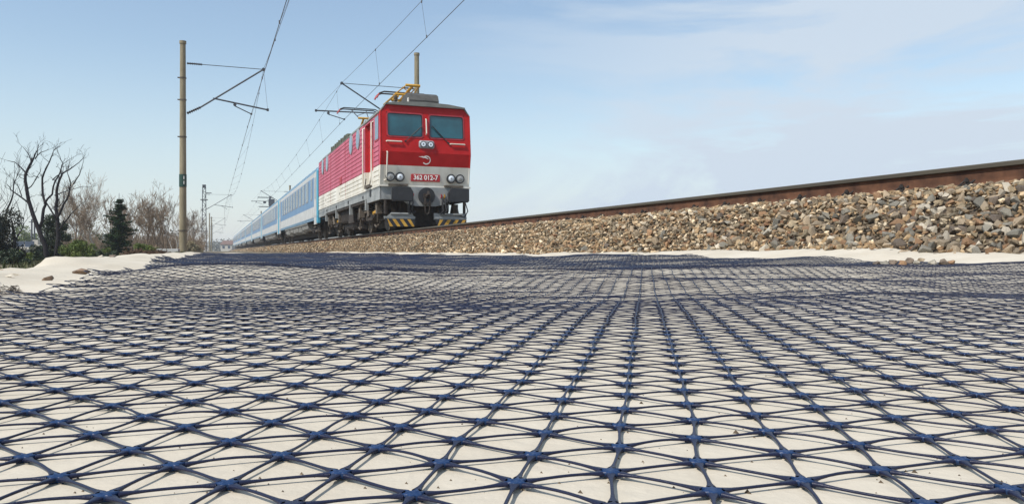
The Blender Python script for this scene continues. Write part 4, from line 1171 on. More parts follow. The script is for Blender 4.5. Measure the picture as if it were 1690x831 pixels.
# ------------------------------------------------------------------ overhead line masts
def insul(mb, a, b, r=.07, n=7):
    a = Vector(a); b = Vector(b); mb.tube([a, b], r * .45, 8)
    for i in range(n):
        c = a.lerp(b, (i + .5) / n); d = (b - a).normalized() * .018
        mb.tube([c - d, c, c + d], [r * .5, r, r * .5], 12)
def cantilever(root, D0, sgn, tipD, zt, lowz, reg, steady, simple=False):
    """coordinates are local to the mast root: x across, z up"""
    a = MB(); x0 = sgn * .16
    tx = tipD - D0
    insul(a, (x0, 0, zt), (x0 + sgn * .62, 0, zt)); insul(a, (x0, 0, lowz), (x0 + sgn * .55, 0, lowz + .30), .085)
    a.build('insulator', M['insul'], root, smooth=True)
    a = MB(); a.tube([(x0 + sgn * .62, 0, zt), (tx, 0, zt)], .016, 6); a.build('tie_rod', M['galv'], root)
    a = MB(); a.tube([(x0 + sgn * .52, 0, lowz + .28), (tx, 0, zt)], .036, 8); a.cyl((tx, -.06, zt), (tx, .06, zt), .07, 10); a.build('cantilever_tube', M['galv'], root, smooth=True)
    (rx0, rz0), (rx1, rz1) = reg
    a = MB(); a.tube([(rx0 - D0, 0, rz0), (rx1 - D0, 0, rz1)], .035, 8)
    a.box(rx1 - D0 - .05, rx1 - D0 + .05, -.02, .02, rz1 - .06, rz1 + .06); ra = a.build('registration_arm', M['galv'], root, smooth=True)
    (sx0, sz0), (sx1, sz1) = steady
    a = MB(); a.tube([(sx0 - D0, 0, sz0 + .12), (sx0 - D0, 0, sz0), (sx1 - D0, 0, sz1)], .024, 6); a.cyl((sx0 - D0, -.03, sz0 + .06), (sx0 - D0, .03, sz0 + .06), .07, 8); a.cyl((sx1 - D0, -.05, sz1), (sx1 - D0, .05, sz1), .045, 8); a.build('steady_arm', M['galv'], ra, smooth=True)
    a = MB(); dx = (tx + rx1 - D0) / 2; a.tube([(tx, 0, zt), (rx1 - D0, 0, rz1)], .006, 4); a.build('support_wire', M['wire'], root)
def concrete_pole(root, h, r0=.155, r1=.115, bands=True):
    a = MB(); zs = np.linspace(-.6, h, 14); a.tube([(0, 0, z) for z in zs], list(np.linspace(r0, r1, 14)), 24)
    p = a.build('pole', M['concrete'], root, smooth=True)
    a = MB(); a.cyl((0, 0, h - .10), (0, 0, h + .02), r1 + .025, 20); a.build('pole_cap', M['concrete'], p, smooth=True)
    if bands:
        a = MB()
        for z in (.95, 5.0, 6.6, 7.55):
            if z < h: a.cyl((0, 0, z), (0, 0, z + .05), r0 + .022 - (r0 - r1) * z / h, 20); a.box(-r0 - .06, -r0 + .03, -.02, .02, z, z + .05)
        a.build('clamp_band', M['bogie2'], p)
    return p
# nearest mast on the left
H0 = CAM_H
m1 = empty('catenary_mast', W(-1.35, 36.4, -.0), TH, "tall round concrete mast with a green plate, nearest mast left of the train", "mast")
p = concrete_pole(m1, 9.15)
cantilever(m1, -1.35, 1, 1.98, 8.22, 6.05, ((-.13, 6.78), (2.16, 6.42)), ((.77, 6.50), (1.46, 6.19)))
a = MB(); n = 14
vs = []
for z in (2.86, 3.40):
    for k in range(n + 1):
        q = math.radians(-165 + 150 * k / n) - TH * 0; vs.append((.158 * math.cos(q), .158 * math.sin(q), z))
a.add(vs, [(k, k + 1, n + 2 + k, n + 1 + k) for k in range(n)]); sg = a.build('number_sign', M['green'], m1, smooth=True, fix=False)
lettering("1", .2, sg, M['letter'], (.045, -.163, 3.24), 1, 'digit', depth=.002)
lettering("1", .2, sg, M['letter'], (.045, -.163, 3.03), 1, 'digit', depth=.002)
# lattice masts and plain poles farther along
def lattice_mast(t, D, h, label, cant=True):
    root = empty('lattice_mast', W(D, t, 0), TH, label, 'mast', None)
    a = MB(); b0, b1 = .32, .20
    def c(sx, sy, z): k = b0 + (b1 - b0) * z / h; return (sx * k, sy * k, z)
    for sx in (-1, 1):
        for sy in (-1, 1): a.tube([c(sx, sy, -.3), c(sx, sy, h)], .05, 4)
    ch = a.build('corner_angle', M['galv'], root)
    a = MB(); nz = 14
    for i in range(nz):
        z0, z1 = h * i / nz, h * (i + 1) / nz; s = 1 if i % 2 else -1
        for sy in (-1, 1): a.tube([c(-s, sy, z0), c(s, sy, z1)], .03, 4); a.tube([c(-1, sy, z1), c(1, sy, z1)], .022, 4)
        for sx in (-1, 1): a.tube([c(sx, -s, z0), c(sx, s, z1)], .03, 4)
    a.build('lattice_brace', M['galv'], root)
    a = MB(); a.box(-.24, .24, -.24, .24, h - .1, h + .35); a.box(.2, 1.0, -.04, .04, h - .85, h - .75); a.box(-.5, .5, -.3, .3, h * .80, h * .80 + .1); a.box(-.6, .55, -.3, .3, h * .31, h * .31 + .1)
    a.build('mast_fitting', M['galv'], root)
    if cant: cantilever(root, D, 1, 2.0, 8.2, 6.0, ((-.2, 6.7), (2.2, 6.4)), ((.8, 6.5), (1.4, 6.15)))
    return root
lattice_mast(119, -1.62, 9.2, "dark steel lattice mast, first beyond the concrete mast")
lattice_mast(285, -1.5, 9.4, "distant steel lattice mast, the farther of the two lattice masts")
m3 = empty('catenary_mast', W(-1.55, 203, 0), TH, "thin distant pole, taller of the pair just right of the lattice mast", "mast")
concrete_pole(m3, 9.3, .17, .13, False); cantilever(m3, -1.55, 1, 2.0, 8.2, 6.0, ((-.2, 6.7), (2.2, 6.4)), ((.8, 6.5), (1.4, 6.15)))
m3 = empty('catenary_mast', W(-1.2, 222, 0), TH, "thin distant pole, shorter of the pair just right of the lattice mast", "mast")
concrete_pole(m3, 9.2, .17, .13, False)
a = MB(); a.box(-.2, .9, -.05, .05, 8.2, 8.3); a.build('bracket_arm', M['galv'], m3)
# masts behind the train
for i, (t, D, h, lab) in enumerate(((39, 9.65, 10.25, "concrete mast rising behind the locomotive roof"), (113, 9.7, 9.3, "distant mast whose slanting arm shows above the first carriages"), (188, 9.7, 9.3, "distant mast whose slanting arm shows above the fourth carriage"))):
    m_ = empty('catenary_mast', W(D, t, 0.0), TH, lab, "mast")
    concrete_pole(m_, h, .165, .12, i == 0)
    cantilever(m_, D, -1, 5.83, 8.43, 6.25, ((8.0, 7.05), (4.58, 6.99)), ((5.18, 6.84), (5.96, 6.64)))
tr = empty('pole_transformer', W(9.3, 150, 0), TH, "pole with crossarms and boxes standing above the carriages", "pole")
a = MB(); a.tube([(0, 0, -.5), (0, 0, 10.2)], .16, 10); a.build('pole', M['galv'], tr)
a = MB(); a.box(-2.2, .6, -.08, .08, 9.9, 10.05); a.box(-2.0, .6, -.08, .08, 8.2, 8.35); a.box(-.25, .8, -.4, .4, 8.5, 9.7); a.box(-1.2, -.7, -.2, .2, 8.9, 9.3); a.build('crossarm', M['galv'], tr)

# wires
def line(label, masts, con, mes, drop0, low):
    """masts: t values; con(i)-> D,z of contact wire at each mast; mes likewise"""
    root = empty('overhead_line', W(con[0][0], 0, con[0][1]), 0, label, 'overhead wire')
    o0 = Vector(root.location)
    C_, M_ = [], []; spans = []
    def pt(D, t, z): return Vector(W(D, t, z)) - o0
    def mpt(i, u):
        D = mes[i][0] + (mes[i + 1][0] - mes[i][0]) * u; z = mes[i][1] + (mes[i + 1][1] - mes[i][1]) * u - low * 4 * u * (1 - u)
        return D, masts[i] + (masts[i + 1] - masts[i]) * u, z
    def cpt(i, u):
        return con[i][0] + (con[i + 1][0] - con[i][0]) * u, masts[i] + (masts[i + 1] - masts[i]) * u, con[i][1] + (con[i + 1][1] - con[i][1]) * u
    for i in range(len(masts) - 1):
        for k in range(13):
            if i and not k: continue
            M_.append(pt(*mpt(i, k / 12.))); C_.append(pt(*cpt(i, k / 12.)))
    MB().tube(C_, .0105, 5).build('contact_wire', M['wire'], root, smooth=True)
    MB().tube(M_, .0075, 5).build('messenger_wire', M['wire'], root, smooth=True)
    for i in range(min(3, len(masts) - 1)):
        Ls = masts[i + 1] - masts[i]; t = masts[i] + drop0
        while t < masts[i + 1] - 3:
            u = (t - masts[i]) / Ls; A, B = pt(*mpt(i, u)), pt(*cpt(i, u))
            d = MB(); d.tube([A, B], .0045, 4); d.tube([A + Vector((0, 0, -.05)), A + Vector((0, 0, .03))], .022, 6); d.tube([B + Vector((0, 0, -.02)), B + Vector((0, 0, .07))], .022, 6); d.build('dropper', M['wire'], root)
            t += 7.2
    return root
line("left pair of overhead wires with droppers, held by the concrete mast", [-40, 36.4, 119, 203, 285, 370],
     [(2.1, 6.19), (1.46, 6.19), (1.1, 6.19), (1.9, 6.19), (1.2, 6.19), (1.6, 6.19)], [(1.8, 8.22), (1.98, 8.22), (2.0, 8.2), (2.0, 8.2), (2.0, 8.2), (2.0, 8.2)], 4.0, 1.68)
line("right pair of overhead wires passing above the locomotive and its pantographs", [-36, 39, 113, 188, 262, 370],
     [(6.45, 6.78), (5.98, 6.66), (6.3, 6.7), (6.1, 6.7), (6.4, 6.7), (6.2, 6.7)], [(6.25, 8.43), (5.83, 8.43), (5.83, 8.43), (5.83, 8.43), (5.83, 8.43), (5.83, 8.43)], 1.7, 0.98)

# ------------------------------------------------------------------ vegetation
def leaf_cloud(name, centres, rads, n, size, m, parent, seed, squash=1.0):
    r = np.random.RandomState(seed)
    C = np.array(centres); R = np.array(rads)
    wgt = R ** 2 / (R ** 2).sum(); idx = r.choice(len(C), n, p=wgt)
    d = r.normal(size=(n, 3)); d /= np.linalg.norm(d, axis=1, keepdims=True)
    P = C[idx] + d * (R[idx] * r.uniform(.35, 1.08, n) ** .6)[:, None] * np.array([1, 1, squash])
    a = r.normal(size=(n, 3)); a /= np.linalg.norm(a, axis=1, keepdims=True)
    b = np.cross(a, r.normal(size=(n, 3))); b /= np.linalg.norm(b, axis=1, keepdims=True)
    s = size * r.uniform(.5, 1.4, n)[:, None]
    V = np.stack([P - a * s, P - b * s * .45, P + a * s, P + b * s * .45], 1).reshape(-1, 3)
    F = np.arange(4 * n).reshape(-1, 4)
    return link(name, np_mesh(name, V, F, m), parent)

TWIG = 0.004
def grow(mb_list, p, d, ln, r, depth, rng, spread=.6, up=.25, kids=(2, 4), wob=.18, seg=5, shrink=.68):
    mb = mb_list[0] if depth >= mb_list[2] else mb_list[1]
    pts = [Vector(p)]; dv = Vector(d).normalized(); rad = [r]
    for i in range(seg):
        dv = (dv + Vector((rng.gauss(0, wob), rng.gauss(0, wob), rng.gauss(0, wob) + up * .3))).normalized()
        pts.append(pts[-1] + dv * (ln / seg)); rad.append(r * (1 - .55 * (i + 1) / seg))
    mb.tube(pts, [max(q, TWIG) for q in rad], 6 if depth >= mb_list[2] else 3, cap=False)
    if depth <= 0: return
    nk = rng.randint(*kids)
    for k in range(nk):
        u = rng.uniform(.35, 1.0) if k else 1.0
        j = min(int(u * seg), seg); base = pts[j]
        ax = Vector((rng.gauss(0, 1), rng.gauss(0, 1), rng.gauss(0, .5))).normalized()
        nd = (dv + ax * spread * rng.uniform(.6, 1.2) + Vector((0, 0, up))).normalized()
        grow(mb_list, base, nd, ln * shrink * rng.uniform(.75, 1.15), rad[j] * rng.uniform(.6, .85), depth - 1, rng, spread, up, kids, wob, max(3, seg - 1), shrink)

def bare_tree(px, Z, z, h, label, m, seed, stems=1, lean=0.0, spread=.55, depth=4, group=None, r0=None, name='bare_tree', kids=(2, 4), cat='tree', up=.28):
    rng = random.Random(seed)
    h *= 1.18
    root = empty(name, at(px, Z, z), 0, label, cat, group)
    A, B = MB(), MB()
    for s in range(stems):
        d = (rng.uniform(-.3, .3) + lean, rng.uniform(-.3, .3), 1) if stems > 1 else (lean, 0, 1)
        grow([A, B, depth - 1], (rng.uniform(-.1, .1) * stems, 0, -.1), d, h * .40, (r0 or h * .022) / (1 + .2 * (stems - 1)), depth, rng, spread, up, kids, .13)
    zs = [v[2] for v in A.v + B.v]; k = h / max(zs)
    for q in (A, B): q.v = [(v[0] * k, v[1] * k, v[2] * k) for v in q.v]
    h *= 1
    A.build('trunk', m, root, smooth='all', fix=False); B.build('twigs', m, root, fix=False)
    return root

# the big bare tree: main limbs by hand, twigs grown
def hero():
    sc_ = 1 / 148.6 * (33.0 / 34)
    root = empty('bare_tree', at(84, 33, -.38), 0, "large dark leafless tree with several crooked trunks forking from its foot, sky behind its crown", "tree")
    T = lambda x, y, dy=0.0: ((x - 340) * sc_, dy, (818 - y) * sc_)
    limbs = [
     ([(322, 810), (305, 715), (262, 605), (228, 505), (202, 412), (188, 330), (183, 252), (212, 185), (236, 145)], .13, .05, -.1),
     ([(262, 605), (285, 500), (296, 440), (268, 368), (262, 268), (288, 195), (312, 125), (322, 90)], .085, .018, .35),
     ([(372, 800), (386, 650), (376, 540), (360, 460), (366, 360), (376, 290), (398, 238), (440, 212), (500, 165)], .12, .018, .25),
     ([(376, 540), (430, 440), (472, 380), (490, 310), (478, 248)], .065, .018, -.3),
     ([(490, 310), (540, 252), (575, 185)], .032, .012, -.35),
     ([(395, 610), (440, 565), (498, 505), (560, 462)], .05, .014, -.5),
     ([(376, 540), (335, 480), (284, 402)], .05, .03, .1),
     ([(296, 440), (338, 375), (350, 285), (374, 222), (380, 165), (352, 118)], .055, .016, .5),
     ([(202, 440), (152, 390), (104, 350), (92, 318)], .045, .014, -.4),
     ([(152, 390), (150, 330), (142, 296)], .025, .01, -.45),
     ([(183, 252), (138, 200), (92, 165), (30, 152)], .045, .01, .2),
     ([(212, 185), (192, 115), (152, 66)], .035, .01, .1),
     ([(236, 145), (285, 105), (345, 88)], .03, .01, -.2),
     ([(236, 145), (244, 105), (240, 70)], .03, .01, .2),
     ([(366, 385), (425, 350), (490, 322)], .03, .012, .6),
     ([(262, 268), (218, 255), (184, 262)], .022, .012, .3),
     ([(350, 285), (395, 235), (388, 180), (428, 140)], .03, .01, .4),
     ([(188, 345), (215, 300), (238, 225), (225, 180)], .03, .01, .5),
     ([(376, 470), (395, 430), (388, 370)], .03, .012, .5),
     ([(255, 560), (200, 515), (165, 470)], .0, .0, .0)]
    A, B = MB(), MB(); rng = random.Random(12)
    for pts, r0, r1, dy in limbs:
        if r0 == 0: continue
        P = []
        n = len(pts)
        for i, (x, y) in enumerate(pts):
            P.append(Vector(T(x + rng.uniform(-3, 3), y, dy * i / n * 1.3)))
        # subdivide with wobble
        Q = [P[0]]
        for i in range(1, n):
            mid = (P[i - 1] + P[i]) / 2 + Vector((rng.gauss(0, .018), rng.gauss(0, .03), 0)); Q += [mid, P[i]]
        R = [(r0 + (r1 - r0) * i / (len(Q) - 1)) * .82 for i in range(len(Q))]
        A.tube(Q, R, 8, cap=True)
        for i in range(max(2, len(Q) // 3), len(Q)):
            if rng.random() < .75:
                d = (Q[i] - Q[i - 1]).normalized() + Vector((rng.gauss(0, .8), rng.gauss(0, .6), rng.uniform(0, .6)))
                grow([A, B, 9], Q[i], d, rng.uniform(.16, .42), min(R[i] * .55, .02), 2, rng, .6, .2, (1, 3), .2, 4, .62)
        grow([A, B, 9], Q[-1], Q[-1] - Q[-2], .45, R[-1] * .9, 2, rng, .6, .15, (2, 3), .2, 4, .62)
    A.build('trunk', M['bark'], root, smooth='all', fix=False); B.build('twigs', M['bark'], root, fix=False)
    return root
hero()
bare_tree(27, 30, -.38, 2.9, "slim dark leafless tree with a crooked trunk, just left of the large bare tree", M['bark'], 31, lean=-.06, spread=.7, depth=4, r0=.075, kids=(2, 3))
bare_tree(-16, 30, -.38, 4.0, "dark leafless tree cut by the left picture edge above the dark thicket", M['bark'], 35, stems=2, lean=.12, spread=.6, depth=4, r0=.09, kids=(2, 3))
def shrub(px, Z, z, w_, h, m, label, seed, n=2600, size=.06, name='shrub', cat='bush', group=None, stems=True, rad=.26, stemm=None):
    r = random.Random(seed); root = empty(name, at(px, Z, z), 0, label, cat, group)
    cs, rd = [], []
    for _ in range(16):
        a = r.uniform(0, 2 * PI); q = r.random() ** .5; zz = r.uniform(.08, .92)
        k = math.sqrt(max(.05, 1 - (zz * .95) ** 2.2))
        cs.append((math.cos(a) * q * w_ / 2 * k * .85, math.sin(a) * q * w_ / 2 * k * .85, zz * h)); rd.append(min(w_, h) * rad * r.uniform(.6, 1.15))
    leaf_cloud('foliage', cs, rd, n, size, m, root, seed)
    if stems:
        A = MB()
        for c in cs: A.tube([(c[0] * .2, c[1] * .2, -.1), (c[0] * .6, c[1] * .6, c[2] * .5), c], [.03, .02, .008], 4, cap=False)
        A.build('stems', stemm or M['bark2'], root, fix=False)
    return root
shrub(2, 28, -.40, 1.25, 2.05, M['ivydark'], "tall dark evergreen thicket at the left picture edge", 41, 9000, .045, rad=.30)
shrub(-40, 27, -.40, 2.0, 2.3, M['ivydark'], "broad dark thicket outside the left picture edge", 42, 5000, .06)
shrub(84, 34.6, -.42, .62, 2.15, M['ivy'], "ivy covered stump between the trunks of the large bare tree", 43, 6500, .04, name='ivy_stump', cat='ivy', rad=.42)
shrub(100, 38, -.42, .9, 1.9, M['ivy'], "dark green bush behind the large bare tree, right of its trunks", 44, 4200, .05)
shrub(62, 34, -.42, 1.1, .75, M['ivy'], "low dark green bush at the left foot of the large bare tree", 45, 3600, .045)
shrub(20, 26, -.40, 1.2, .55, M['ivy'], "low dark green undergrowth below the slim crooked tree", 46, 3600, .04)
shrub(40, 27, -.40, .9, .45, M['leafgreen'], "small bright green bush low between the two bare trees", 47, 2200, .035)
shrub(128, 31, -.42, 1.5, .98, M['leafgreen'], "bright green spring bush right of the large bare tree", 48, 6500, .035)
shrub(160, 33, -.42, 1.5, .72, M['leafgreen'], "low green bush between the bright spring bush and the fir", 49, 5200, .035)
shrub(178, 30, -.40, 1.2, .5, M['ivy'], "low dark green bush at the left foot of the fir", 50, 3200, .035)
shrub(236, 32, -.30, 1.1, .62, M['leafgreen'], "yellow green bush right of the fir", 51, 3600, .035)
shrub(250, 36, -.25, .9, .5, M['olive'], "olive bush beside the concrete block", 52, 2400, .035)
shrub(214, 30, -.30, .8, .42, M['olive'], "small olive bush at the right foot of the fir", 53, 2000, .035)
shrub(42, 110, 0, 4.2, 3.6, M['leafgreen'], "round yellow green tree far off beside two poles", 54, 5200, .12, name='leafy_tree', cat='tree')
shrub(317, 62, -.1, 1.5, .95, M['drygrass'], "pale dry bush right of the concrete mast", 55, 2600, .05)
shrub(306, 70, -.1, 1.6, .7, M['olive'], "low olive bush behind the foot of the concrete mast", 56, 1800, .05)
# fir
def fir(px, Z, z, h, wd, label, seed):
    root = empty('fir_tree', at(px, Z, z), 0, label, 'tree'); r = random.Random(seed)
    A = MB(); A.tube([(0, 0, -.1), (0, 0, h * .6), (.02, 0, h)], [.07, .04, .008], 8); tk = A.build('trunk', M['bark'], root, smooth='all', fix=False)
    cs, rd = [], []; B = MB()
    zz = .08 * h
    while zz < h * .90:
        f = zz / h; L = wd / 2 * (1 - f) ** .75 * (1 if f > .15 else .85)
        for k in range(5):
            a = r.uniform(0, 2 * PI); l = L * r.uniform(.35, 1.5) * (1 + .3 * math.sin(a + zz * 5)); drop = -.12 * l
            tip = (math.cos(a) * l, math.sin(a) * l, zz + drop + l * .28)
            B.tube([(0, 0, zz), (tip[0] * .6, tip[1] * .6, zz + drop), tip], [.014, .009, .003], 3, cap=False)
            for q in range(4):
                u = (q + 1) / 4; cs.append((tip[0] * u, tip[1] * u, zz + (tip[2] - zz) * u + .0)); rd.append(.06 + .09 * (1 - f) * (1.15 - u * .5)) if True else 0
        zz += h * .027 * r.uniform(.5, 1.5)
    B.build('branch', M['bark'], root, fix=False)
    leaf_cloud('needles', cs, rd, 26000, .036, M['conifer'], root, seed, .6)
fir(196, 38, -.42, 3.35, 1.45, "dark green fir tree with a pointed top between the green bushes and the pale wood", 61)
# pale leafless wood
TWIG = 0.009
wood = [
 (118, 62, 5.0, M['bark2'], "pale brown leafless tree just right of the large bare tree"),
 (140, 70, 6.6, M['bark2'], "tall pale leafless tree, tallest between the large bare tree and the fir"),
 (163, 66, 5.9, M['bark3'], "pale leafless tree left of the fir with light grey limbs"),
 (150, 58, 3.6, M['bark2'], "short twiggy leafless tree in front of the pale tall ones left of the fir"),
 (176, 60, 4.2, M['bark2'], "twiggy brown leafless tree close behind the left side of the fir"),
 (225, 64, 4.6, M['bark2'], "brown leafless tree close behind the right side of the fir"),
 (240, 58, 3.9, M['bark2'], "low twiggy tree between the fir and the birch"),
 (276, 66, 4.6, M['bark2'], "twiggy leafless tree between the birch and the concrete mast"),
 (300, 84, 4.4, M['bark2'], "leafless tree directly behind the concrete mast"),
 (318, 96, 4.6, M['bark2'], "leafless tree just right of the concrete mast"),
 (266, 72, 4.2, M['bark2'], "brown twiggy tree low behind the birch"),
 (208, 70, 4.4, M['bark2'], "brown twiggy tree hidden half behind the fir"),
 (104, 74, 4.0, M['bark2'], "faint leafless tree seen through the large bare tree"),
]
for i, (px, Z, h, m, lab) in enumerate(wood):
    bare_tree(px, Z, -.3, h, lab, m, 70 + i, stems=2 if i % 2 else 1, spread=.75, depth=5, kids=(3, 4), r0=h * .016, up=.24)
bare_tree(254, 60, -.3, 5.1, "wide crowned leafless tree with a dark crooked trunk between the fir and the mast", M['bark2'], 91, stems=1, spread=.8, depth=5, kids=(3, 4), r0=.10, up=.2)
bare_tree(286, 58, -.25, 3.6, "slender white barked birch left of the concrete mast", M['bark3'], 92, stems=3, spread=.35, depth=3, kids=(2, 3), r0=.05, name='birch_tree')
for i, (px, Z, h, wd, c) in enumerate(((130, 72, 2.6, 4.0, 'olive'), (160, 74, 2.8, 4.0, 'olive'), (232, 74, 2.3, 3.6, 'brush'), (268, 76, 2.2, 3.6, 'brush'), (200, 76, 2.6, 3.6, 'olive'))):
    shrub(px, Z, -.3, wd, h, M[c], ["olive budding thicket low among the pale trees left of the fir", "olive budding thicket just left of the fir, behind the bushes", "brown brushwood low behind the right side of the fir", "brown brushwood low behind the wide crowned tree", "olive thicket directly behind the fir"][i], 100 + i, 1500, .07, rad=.34)
r_ = random.Random(55); A = MB(); sv = MB()
for k in range(1000):
    px = r_.uniform(100, 335); Z = r_.uniform(66, 100); x, y, _ = at(px, Z)
    grow([A, A, 9], (x, y, -.3), (r_.gauss(0, .12), 0, 1), r_.uniform(.5, 1.25), .014, 2, r_, .8, .25, (2, 4), .16, 3, .75)
o = A.build('leafless_thicket', M['bark2'], None, fix=False); tag(o, "brown leafless undergrowth filling the ground below the pale trees", "thicket", kind='stuff')
# undergrowth and grass on the verge, brush heaps beside the cloth
r = np.random.RandomState(9)
n = 26000
D_ = -1.2 - r.power(.7, n) * 9; t_ = r.uniform(3, 48, n) 
z_ = terrain_z(D_, t_)
hh = r.uniform(.03, .11, n); a = r.uniform(0, 2 * PI, n)
P = np.stack(W(D_, t_, z_), -1)
dx = np.stack([np.cos(a), np.sin(a), np.zeros(n)], -1) * .012
tip = np.stack([r.normal(0, .03, n), r.normal(0, .03, n), hh], -1)
V = np.stack([P - dx, P + dx, P + tip], 1).reshape(-1, 3)
g = link('grass', np_mesh('grass', V, np.arange(3 * n).reshape(-1, 3), M['grass'])); tag(g, "green grass and weeds on the verge left of the cloth", "grass", kind='stuff')
def heap(px, Z, z, w_, h, label, seed):
    root = empty('brush_heap', at(px, Z, z), 0, label, 'brush heap'); r = random.Random(seed)
    A = MB()
    for _ in range(420):
        x = r.gauss(0, w_ / 4.2); y = r.gauss(0, w_ / 5); zz = max(0, h * (1 - (2 * x / w_) ** 2)) * r.random()
        d = Vector((r.gauss(0, 1), r.gauss(0, .7), r.gauss(0, .4))).normalized() * r.uniform(.05, .14)
        A.tube([Vector((x, y, zz)) - d, Vector((x, y, zz)) + d], [.010, .004], 3, cap=False)
    A.build('twigs', M['brush'], root, fix=False)
    V, F = hull(seed, 30, (w_ / 2, w_ / 2.6, h * .75)); V[:, 2] = np.maximum(V[:, 2], -.05) + 0
    me = np_mesh('earth', V, F, M['brush']); link('earth', me, root)
heap(224, 13.5, -.02, .36, .085, "dark brown brush heap at the cloth edge below the fir", 201)
heap(262, 19, -.02, .60, .09, "long brown brush heap in front of the concrete block", 202)
heap(240, 23, -.03, .5, .08, "small brown brush heap behind the others below the olive bush", 203)

# ------------------------------------------------------------------ rocks and litter on the cloth
def rock(px, Z, size, m, label, seed, sq=(1, .7, .55), name='rock', lift_=0.0, cat='rock'):
    V, F = hull(seed, 17, sq)
    r = np.random.RandomState(seed)
    x, y, _ = at(px, Z); D = x * CT + y * ST; t = -x * ST + y * CT
    size *= 1.25; V = V * size; z0 = float(cl_z(np.array(D), np.array(t)))
    me = np_mesh(name, V, F, m); o = link(name, me)
    o.location = (x, y, z0 + size * sq[2] * .75 + lift_); o.rotation_euler = (.1, -.12, r.uniform(-.3, .3))
    return tag(o, label, cat)
rock(135, 3.75, .040, M['rock'], "brown pointed rock, largest on the white cloth at the left", 7, (1, .7, .46))
rock(79, 2.42, .0215, M['rock'], "dark reddish rock on the white cloth touching the mesh edge", 9, (1, .8, .58))
rock(186, 6.2, .030, STK['dark brown'], "small dark brown rock on the cloth, right of the pointed one", 13, (1, .7, .5))
rock(167, 5.6, .024, STK['pale cream'], "small whitish stone on the cloth between the pointed rock and the small dark one", 15, (1, .7, .5))
rock(1, 3.3, .016, STK['rust brown'], "dark stone on the cloth cut by the left picture edge", 17, (1, .7, .6))
rock(20, 2.35, .024, STK['pale cream'], "pale cracked stone lying on the cloth near the left picture edge", 19, (1, .6, .26))
rock(724, 14.5, .05, STK['rust brown'], "orange brown stone alone on the cloth strip below the locomotive", 23)
rock(1048, 6.6, .035, STK['grey'], "grey brown stone alone on the cloth in front of the ballast, centre right", 25)
rock(1154, 4.4, .016, STK['pale cream'], "whitish pebble resting on the dark mesh, centre right", 27, lift_=.006)
rock(1519, 4.1, .024, STK['tan'], "tan stone on the cloth beside the heap of stones on the mesh", 29)
rr = random.Random(77)
for k, (px, Z, s) in enumerate(((1447, 3.95, .018), (1460, 3.9, .022), (1474, 3.92, .026), (1488, 3.88, .024), (1500, 3.95, .028), (1514, 3.9, .020), (1466, 3.7, .020), (1480, 3.68, .022), (1494, 3.72, .018), (1540, 3.9, .022), (1556, 3.86, .028), (1569, 3.9, .024))):
    x, y, _ = at(px, Z)
    o = rock(px, Z, s, STK[['dark brown', 'grey', 'dark brown', 'rust brown'][k % 4]], "dark stone in the little heap lying under the mesh at the right", 210 + k, (1, .8, .65), name='stone', lift_=-.004, cat='stone')
    o["group"] = "dark stones heaped under the mesh"
# dry litter
rr = random.Random(3)
A = MB()
for _ in range(90):
    px = rr.uniform(-8, 36); Z = 1.95 + rr.gauss(0, .05); x, y, _ = at(px, Z)
    D = x * CT + y * ST; t = -x * ST + y * CT; z = float(cl_z(np.array(D), np.array(t)))
    d = Vector((rr.gauss(0, 1), rr.gauss(0, .6), rr.gauss(0, .2))).normalized() * rr.uniform(.003, .010)
    b_ = Vector((x - at(10, 1.95)[0], y - 1.95, z)); A.add([b_ - d, b_ + Vector((0, .003, .003)), b_ + d, b_ + Vector((0, -.003, .001))], [(0, 1, 2, 3)])
o = A.build('dry_litter', M['bogie2'], None, loc=(at(10, 1.95)[0], 1.95, .002), fix=False); tag(o, "brown dry plant litter on the white cloth at the left edge", "litter", kind='stuff')
# crumbs of dirt on the cloth near the camera
A = MB()
for _ in range(520):
    Z = .28 + rr.random() ** 2 * 2.2; x, y, _ = at(rr.uniform(-20, 1710), Z); D = x * CT + y * ST; t = -x * ST + y * CT
    z = float(cl_z(np.array(D), np.array(t))); s = rr.uniform(.0002, .0007) * (1 + 1.2 * (rr.random() < .08))
    A.add([(x - s, y, z), (x + s, y - s, z), (x + s * .3, y + s, z), (x, y, z + s * 1.2)], [(0, 1, 3), (1, 2, 3), (2, 0, 3)])
o = A.build('dirt_crumbs', M['bed'], None, fix=False); tag(o, "tiny crumbs of dirt scattered on the cloth under the mesh", "dirt", kind='stuff')

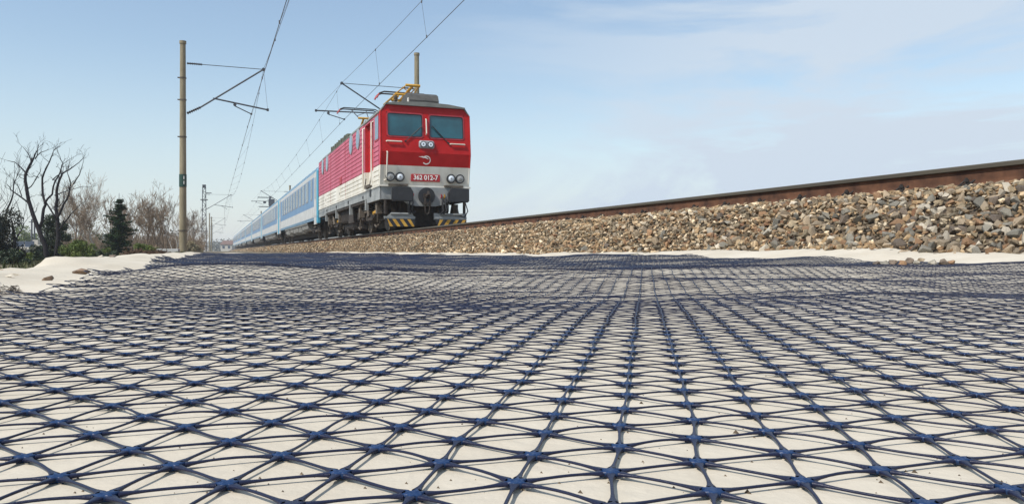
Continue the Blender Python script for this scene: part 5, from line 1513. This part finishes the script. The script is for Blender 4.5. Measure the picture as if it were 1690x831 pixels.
# ------------------------------------------------------------------ things beside the line
b = empty('concrete_block', at(278, 30, -.02), .1, "long low grey concrete block left of the foot of the concrete mast", "concrete block")
A = MB(); A.bbox(-.40, .40, -.12, .12, -.05, .19, .012); A.build('block', M['concrete2'], b)
A = MB(); A.tube([(-.12, 0, .19), (-.12, 0, .26), (.0, 0, .26), (.0, 0, .19)], .012, 6); A.build('lifting_loop', M['bogie2'], b)
for px, lab in ((52.5, "thin far pole, left one of the close pair beside the yellow green tree"), (57, "thin far pole, right one of the close pair beside the yellow green tree")):
    p_ = empty('utility_pole', at(px, 95, 0), 0, lab, 'pole')
    A = MB(); A.tube([(0, 0, -.3), (0, 0, 4.0)], .09, 8); A.build('pole', M['galv'], p_)
    A = MB(); A.box(-.35, .35, -.04, .04, 3.6, 3.7); A.build('crossarm', M['galv'], p_)
def house(px, Z, w_, d_, h, rh, label, rot=0, z=0, roofm='tile'):
    r_ = empty('house', at(px, Z, z), rot, label, 'house')
    A = MB(); A.box(-w_ / 2, w_ / 2, -d_ / 2, d_ / 2, -.5, h); A.prism([(-d_ / 2, h), (d_ / 2, h), (0, h + rh * .98)], 'x', -w_ / 2, w_ / 2); A.build('wall', M['plaster'], r_)
    A = MB()
    for s in (-1, 1): A.prism([(s * (d_ / 2 + .3), h - .15), (0, h + rh), (0, h + rh + .18), (s * (d_ / 2 + .3), h + .05)], 'x', -w_ / 2 - .3, w_ / 2 + .3)
    rf = A.build('roof', M[roofm], r_)
    A = MB(); A.box(w_ * .2, w_ * .2 + .6, -.3, .3, h + rh * .5, h + rh + .7); A.build('chimney', M['plaster'], rf)
    n = max(2, int(w_ / 2.5))
    for k in range(n):
        x = -w_ / 2 + (k + .5) * w_ / n
        A = MB(); A.box(x - .5, x + .5, -d_ / 2 - .05, -d_ / 2 + .05, h * .4, h * .4 + 1.1); A.build('window', M['cglass'], r_)
house(378.5, 330, 4.6, 7, 2.9, 1.5, "small far house with a reddish roof at the vanishing end of the line")
house(50, 88, 2.2, 2.0, .5, .26, "small pale shed seen low between the bare trees at the left", 0, -.1, 'plaster')
house(352, 420, 9, 8, 3.0, 2.0, "far house with a grey roof left of the reddish one", .2, 0, 'roof')
# far tree line, reads as one mass
r = random.Random(15); cs, rd = [], []
for k in range(150):
    px = r.uniform(-700, 392); Z = r.uniform(380, 520) if px > 300 else r.uniform(160, 320)
    x, y, _ = at(px, Z); h = r.uniform(2.0, 6.5) * (1 if px > 300 else .8); cs.append((x, y, h * .4)); rd.append(h * .8)
for k in range(240):
    th = r.uniform(.3, 5.0) + .4; Z = r.uniform(250, 420); cs.append((math.sin(th) * Z, math.cos(th) * Z, 1.5)); rd.append(r.uniform(4, 7))
o = leaf_cloud('distant_wood', cs, rd, 60000, .6, M['farwood'], None, 16, .9); tag(o, "hazy far-off wood along the horizon", "wood", kind='stuff')

# ------------------------------------------------------------------ air
hz = bpy.data.materials.new('haze_air'); hz.use_nodes = True; t = hz.node_tree; t.nodes.clear()
ho = t.nodes.new('ShaderNodeOutputMaterial'); pv = t.nodes.new('ShaderNodeVolumePrincipled')
pv.inputs['Color'].default_value = (.86, .92, 1, 1); pv.inputs['Density'].default_value = 0.0006; pv.inputs['Anisotropy'].default_value = 0.2
t.links.new(pv.outputs[0], ho.inputs['Volume'])
A = MB(); A.box(-1000, 1000, -1000, 1000, -1.6, 13.0); o = A.build('haze', hz); tag(o, kind='stuff')

for o in list(bpy.data.objects):
    if o.parent and o.name.split('.')[0] in ('brake_gear', 'twigs', 'foliage', 'needles', 'stems', 'branch', 'ridges', 'roof_louvres', 'lattice_brace', 'underframe_boxes', 'coil_spring', 'secondary_spring',
            'jacking_points', 'roof_insulator', 'roof_busbar', 'warning_stripes', 'equipment_boxes', 'ballast_tanks', 'clamp_band', 'guard_bracket', 'bracket', 'mast_fitting', 'screw_coupling'):
        o["kind"] = 'stuff'
